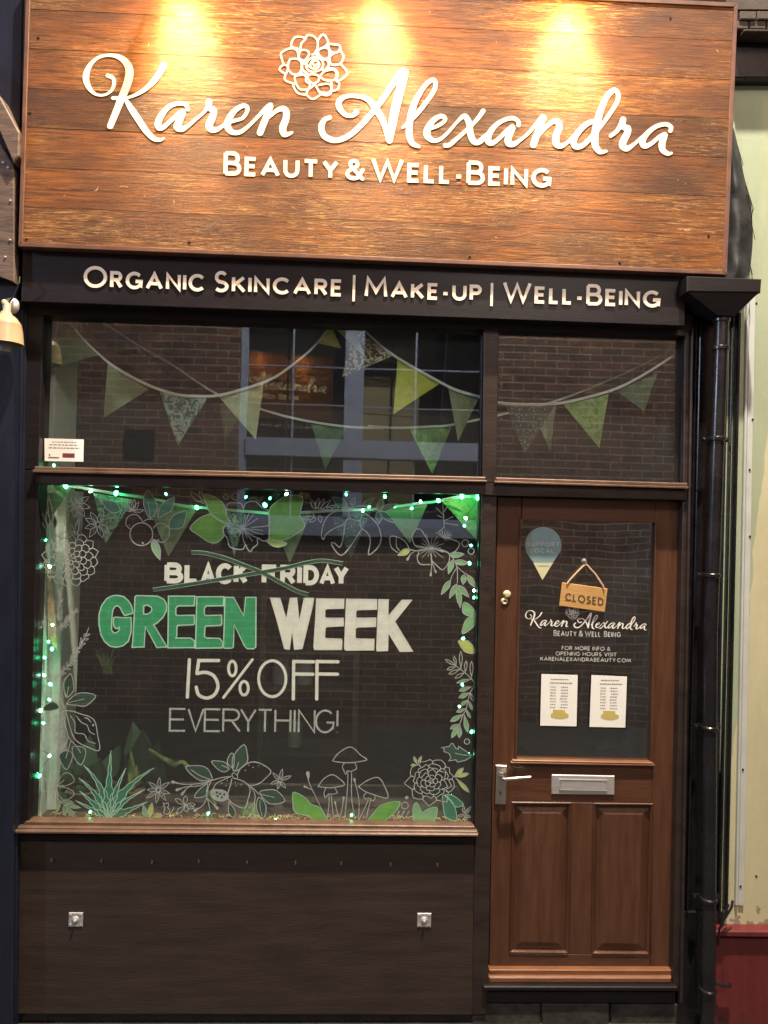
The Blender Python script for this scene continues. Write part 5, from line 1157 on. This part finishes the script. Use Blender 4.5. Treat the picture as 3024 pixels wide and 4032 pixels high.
for k in range(9):
    i = random.randint(1, 9); xr, y, xl = edge[i]; p = at(xr-3, y, -0.04); m.tube([p, p+Vector((random.uniform(0, .02), -0.01, -random.uniform(.03, .08))), p+Vector((random.uniform(-.01, .02), 0, -random.uniform(.09, .16)))], 0.0014, 4)
m.build('loose_thread', M['black'], sw)
# neighbour building on the right
nb = thing('neighbouring_house', 'cream and pale green rendered house wall with a crimson painted base at right', 'house', at(3000, 4020, 0))
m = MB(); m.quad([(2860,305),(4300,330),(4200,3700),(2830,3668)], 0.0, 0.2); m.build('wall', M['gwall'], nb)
m = MB(); m.quad([(2822,3690),(4200,3720),(4200,4150),(2815,4100)], -0.03, 0.1, 0.003); m.build('plinth', M['crim'], nb)
m = MB(); m.quad([(2812,3664),(4200,3676),(4200,3712),(2814,3690)], -0.05, 0.12, 0.006); m.build('plinth_cap', M['crim'], nb)
m = MB(); m.quad([(2943,1130),(2952,1130),(2906,3566),(2897,3566)], -0.015, 0.03, 0.002); m.quad([(2953,1160),(2976,1162),(2929,3568),(2907,3566)], -0.008, 0.03, 0.002); m.build('corner_strip', M['white'], nb)
m = MB(); m.quad([(2860,118),(4300,140),(4300,300),(2860,305)], -0.06, 0.2, 0.004); m.build('soffit', M['black'], nb)
m = MB()
for r_ in range(2):
    for k in range(6):
        x = 2915+k*68-(r_*30); y = 42+r_*38; m.quad([(x,y),(x+64,y+1),(x+64,y+34),(x,y+33)], -0.12+0.01*r_, 0.1, 0.004)
m.quad([(2930,114),(4300,130),(4300,142),(2930,122)], -0.13, 0.1, 0.003); m.quad([(2860,-200),(4300,-200),(4300,38),(2860,36)], -0.10, 0.1)
m.build('cornice', M['tile'], nb)
for x, y in ((2978,1195),(2964,1652),(2952,1850),(2953,2112),(2925,3030),(2916,3490),(2978,3450)):
    m = MB(); m.lathe(at(x, y, -0.009 if x < 2970 else 0), [(0,-0.003),(0.004,-0.002),(0.005,0)], 'Y', 8); m.build('nail_head', M['black'], nb)
m = MB(); m.tube([at(2885,3545,-0.05), at(2880,3575,-0.06), at(2850,3620,-0.07), at(2832,3660,-0.06), at(2828,3720,-0.045)], 0.005, 8); m.tube([at(2870,3560,-0.05), at(2855,3600,-0.06), at(2842,3650,-0.06)], 0.004, 8)
tag(m.build('cable', M['black'], None, True), 'black cable looping down beside the crimson base', 'cable')
m = MB(); m.tube([at(2815,3868,-0.05), at(2835,3878,-0.06), at(2875,3884,-0.06)], 0.007, 8); m.tube([at(2870,3884,-0.06), at(2876,3874,-0.06)], 0.006, 8)
tag(m.build('pipe_bracket', M['black'], None, True), 'black iron bracket arm sticking out over the crimson base', 'bracket')

# ==================================================================== left hand side
lp = thing('navy_pilaster', 'dark navy painted pilaster at the left edge of the shopfront', 'pilaster', at(20, 4030, -0.05))
m = MB(); m.quad([(-500,-300),(100,-300),(62,1150),(58,1500),(48,4060),(-500,4060)], -0.055, 0.12, 0.006); m.build('face_board', M['navy'], lp)
m = MB(); m.quad([(55,1180),(90,1182),(60,4040),(30,4040)], -0.028, 0.08, 0.004); m.build('moulding', M['navy'], lp)
m = MB(); m.quad([(86,1184),(104,1186),(70,3290),(52,3290)], -0.012, 0.08, 0.003); m.build('moulding', M['navy'], lp)
ns_ = thing('neighbour_sign', 'end of the neighbouring shop sign box made of weathered brown planks', 'sign', at(0, 1100, -0.2))
m = MB(); Y0 = -0.30
m.quad([(-300,560),(0,560),(54,650),(56,1112),(0,1085),(-300,1080)], -0.10, 0.04, 0.003); m.build('plank_side', M['nplank'], ns_)
m = MB(); m.quad([(-300,60),(0,378),(76,520),(74,612),(52,640),(0,500),(-300,300)], -0.13, 0.07, 0.005); m.build('top_rail', M['nplank'], ns_)
m = MB()
for x, y in ((12,640),(32,660),(42,790),(40,945),(22,1012)): p = at(x, y, -0.102); m.lathe(p, [(0,-0.004),(0.004,-0.003),(0.005,0.001)], 'Y', 8)
m.build('screw', M['brushed'], ns_)
wl = thing('wall_lamp', 'cream enamel bell shaped wall lamp at the left edge, unlit', 'wall lamp', at(35, 1205, -0.06))
p = at(44, 1205, -0.056)
m = MB(); m.lathe(p, [(0,-0.020),(0.02,-0.018),(0.030,-0.008),(0.034,0)], 'Y', 24); m.build('wall_rose', M['brushed'], wl, True)
c = at(24, 1238, -0.14); m = MB(); m.tube([p+Vector((0,-0.01,0)), p+Vector((-0.008,-0.04,0.004)), c+Vector((0,0.01,0.035)), c+Vector((0,0,0.0))], [0.012,0.011,0.013,0.016], 12); m.build('neck', M['shade'], wl, True)
hb = c.z-at(24,1353,-0.14).z
m = MB(); m.lathe(c, [(0.0,0.012),(0.018,0.010),(0.022,0.0),(0.040,-0.014),(0.054,-0.034),(0.057,-0.040),(0.057,-0.043),(0.062,-0.07),(0.0655,-0.108),(0.067,-0.115),(0.064,-0.115),(0.055,-0.05),(0.02,-0.01)], 'Z', 32); m.build('shade', M['shade'], wl, True)
m = MB(); m.lathe(c, [(0.0,-0.15),(0.02,-0.146),(0.030,-0.13),(0.03,-0.11),(0.015,-0.08),(0.012,-0.04)], 'Z', 16); m.build('bulb', M['jar'], wl, True)
m = MB(); m.tube([p+Vector((0,-0.02,0.01)), at(60,1160,-0.10), at(76,1115,-0.11), at(78,1090,-0.10)], 0.0035, 8); m.build('flex', M['black'], wl, True)

# building skin behind the signs and around the opening
bd = thing('shop_building', 'dark painted shop building carrying the signs and shopfront', 'building', at(1400, 4030, 0.1))
m = MB()
z_t = at(1400, 1240, 0.0).z
m.box(-4.0, 3.4, 0.09, 0.16, z_t+0.01, 6.0)
lx = at(90, 2500, 0.0).x; rx = at(2710, 2500, 0.0).x
m.box(-4.0, lx-0.01, 0.09, 0.16, -0.2, z_t+0.01); m.box(rx+0.03, 1.70, 0.092, 0.16, -0.2, z_t+0.01)
zs = at(900, 3290, 0).z; m.box(lx-0.01, at(1890, 3300, 0).x, 0.09, 0.16, -0.2, zs-0.02)
m.build('wall', M['dark'], bd)
tag(bd, 'dark painted shop building carrying the signs and shopfront', 'building')

# ==================================================================== ground and the other side of the street
m = MB(); m.box(-60, 60, -60, 0.018, -0.40, -0.155); tag(m.build('pavement', M['pave']), kind='structure')
ow = thing('brick_house', 'brick house across the narrow street, seen only mirrored in the shop glass', 'house', (0, WY, -0.155))
wa, wb_ = opp(950, 1215), opp(1905, 2075)
x0, x1 = sorted((wa.x, wb_.x)); z1 = opp(1400, 1150).z; z0 = opp(1400, 2075).z
m = MB()
m.box(-9, x0, WY-0.3, WY, -0.155, 7.5); m.box(x1, 9, WY-0.3, WY, -0.155, 7.5); m.box(x0, x1, WY-0.3, WY, -0.155, z0); m.box(x0, x1, WY-0.3, WY, z1, 7.5)
m.build('wall', M['brick'], ow)
m = MB(); fw = 0.07; Yf = WY-0.06
m.box(x0, x0+fw, Yf-0.05, Yf, z0, z1); m.box(x1-fw, x1, Yf-0.05, Yf, z0, z1); m.box(x0, x1, Yf-0.05, Yf, z0, z0+0.10); m.box(x0+fw, x1-fw, Yf-0.05, Yf, z1-0.07, z1)
xm = opp(1395,1600).x; m.box(xm-0.10, xm+0.10, Yf-0.05, Yf+0.01, z0+0.1, z1-0.07)
zt_ = opp(1400,1765).z; m.box(x0+fw, x1-fw, Yf-0.045, Yf+0.02, zt_-0.09, zt_+0.09)
for X in (opp(1150,1600).x, opp(1637,1600).x): m.box(X-0.009, X+0.009, Yf-0.04, Yf-0.01, z0+0.1, z1-0.07)
for Z in (opp(1400,1443).z, opp(1400,1598).z): m.box(x0+fw, x1-fw, Yf-0.038, Yf-0.012, Z-0.006, Z+0.006)
wf = m.build('window_frame', M['oppf'], ow)
m = MB(); m.box(x0-0.08, x1+0.08, WY-0.1, WY+0.06, z0-0.09, z0); m.build('window_sill', M['oppf'], wf)
m = MB()      # the old sashes stand slightly askew, so they mirror the lit sign
cxp = opp(1128, 1508, Yf-0.30); S_ = at(1960, 440, SY); C_ = Vector((CAM.x, 2*GY-CAM.y, CAM.z))
nn = ((S_-cxp).normalized()+(C_-cxp).normalized()).normalized(); V = []
for X, Z in ((x0-0.1, z0-0.1), (x1+0.1, z0-0.1), (x1+0.1, z1+0.1), (x0-0.1, z1+0.1)):
    V.append((X, cxp.y-((X-cxp.x)*nn.x+(Z-cxp.z)*nn.z)/nn.y, Z))
V2 = [(a, b-0.01, c) for a, b, c in V]
m.add(V+V2, [(0,1,2,3),(7,6,5,4),(0,4,5,1),(1,5,6,2),(2,6,7,3),(3,7,4,0)]); m.build('window_glass', M['oppg'], wf)
m = MB(); m.box(x0-0.4, x1+0.4, WY-1.3, WY-1.25, z0-0.4, z1+0.4); m.build('dark_curtain', M['black'], wf)
m = MB(); va, vb = opp(497, 1694), opp(606, 1808); ax, bx = sorted((va.x, vb.x)); az, bz = sorted((va.z, vb.z)); n = 8
for k in range(n+1):
    X = ax+(bx-ax)*k/n; m.box(X-0.008, X+0.008, WY, WY+0.012, az, bz); Z = az+(bz-az)*k/n; m.box(ax, bx, WY, WY+0.010, Z-0.008, Z+0.008)
m.build('air_brick', M['blackgrid'], ow)

# ==================================================================== light
w = bpy.data.worlds.new('World'); sc.world = w; w.use_nodes = True
bg = w.node_tree.nodes['Background']; sky = w.node_tree.nodes.new('ShaderNodeTexSky'); sky.sky_type = 'NISHITA'; sky.sun_disc = False
sky.sun_elevation = math.radians(-4.0); sky.sun_rotation = math.radians(200)
w.node_tree.links.new(sky.outputs[0], bg.inputs[0]); bg.inputs[1].default_value = 0.35
def lamp(name, kind, loc, power, colr, tgt=None, **k):
    d = bpy.data.lights.new(name, kind); d.energy = power; d.color = colr
    for a, b in k.items(): setattr(d, a, b)
    o = bpy.data.objects.new(name, d); col.objects.link(o); o.location = loc
    if tgt is not None: o.rotation_euler = (Vector(tgt)-Vector(loc)).to_track_quat('-Z', 'Y').to_euler()
    return o
lamp('street_light', 'POINT', (1.0, -1.9, 8.6), 5600, (1.0, 0.86, 0.70), shadow_soft_size=0.09)
lamp('wall_street_light', 'POINT', (1.9, -4.1, 5.3), 260, (1.0, 0.93, 0.84), shadow_soft_size=0.25)
lamp('far_street_light', 'SPOT', (-6.5, -2.6, 4.2), 900, (0.62, 0.74, 1.0), (0, 0, 1.6), spot_size=math.radians(60), spot_blend=0.6, shadow_soft_size=0.12)
for i, x in enumerate((720, 1490, 2240)):
    yy = 250+(x-1400)*0.035; tgt = at(x, yy, SY); top_ = at(x, -125+(x-1400)*0.04, SY)
    loc = top_+Vector((0, -0.14, 0.0))
    r = thing('sign_lamp', ('swan neck lamp above the sign at the left','swan neck lamp above the sign in the middle','swan neck lamp above the sign at the right')[i], 'lamp', top_+Vector((0, 0, 0.08)), 'swan neck lamps over the plank sign')
    m = MB(); m.tube([top_+Vector((0, 0.05, 0.10)), top_+Vector((0, -0.06, 0.16)), top_+Vector((0, -0.17, 0.13)), loc+Vector((0, 0.0, 0.06))], 0.008, 10); m.build('arm', M['black'], r, True)
    m = MB(); m.lathe(loc+Vector((0, 0, 0.01)), [(0.012,0.06),(0.03,0.05),(0.05,0.02),(0.06,-0.01)], 'Z', 20); m.build('lamp_shade', M['black'], r, True)
    lamp('sign_spot', 'SPOT', loc+Vector((0, -0.03, -0.012)), 260, (1.0, 0.72, 0.38), at(x, 215+(x-1400)*0.035, SY), spot_size=math.radians(52), spot_blend=1.0, shadow_soft_size=0.05)
    lamp('sign_glow', 'SPOT', loc+Vector((0, -0.05, -0.012)), 34, (1.0, 0.64, 0.26), at(x, 330+(x-1400)*0.035, SY), spot_size=math.radians(120), spot_blend=1.0, shadow_soft_size=0.05)
    lamp('sign_flood', 'SPOT', loc+Vector((0, -0.30, -0.015)), 44, (1.0, 0.62, 0.26), at(x, 700, SY), spot_size=math.radians(150), spot_blend=1.0, shadow_soft_size=0.03)

sc.view_settings.view_transform = 'Standard'; sc.view_settings.look = 'None'; sc.view_settings.exposure = 0; sc.view_settings.gamma = 1
sc.render.engine = 'CYCLES'; sc.cycles.transparent_max_bounces = 32; sc.cycles.max_bounces = 7; sc.cycles.sample_clamp_indirect = 8
sc.render.resolution_x = 768; sc.render.resolution_y = 1024
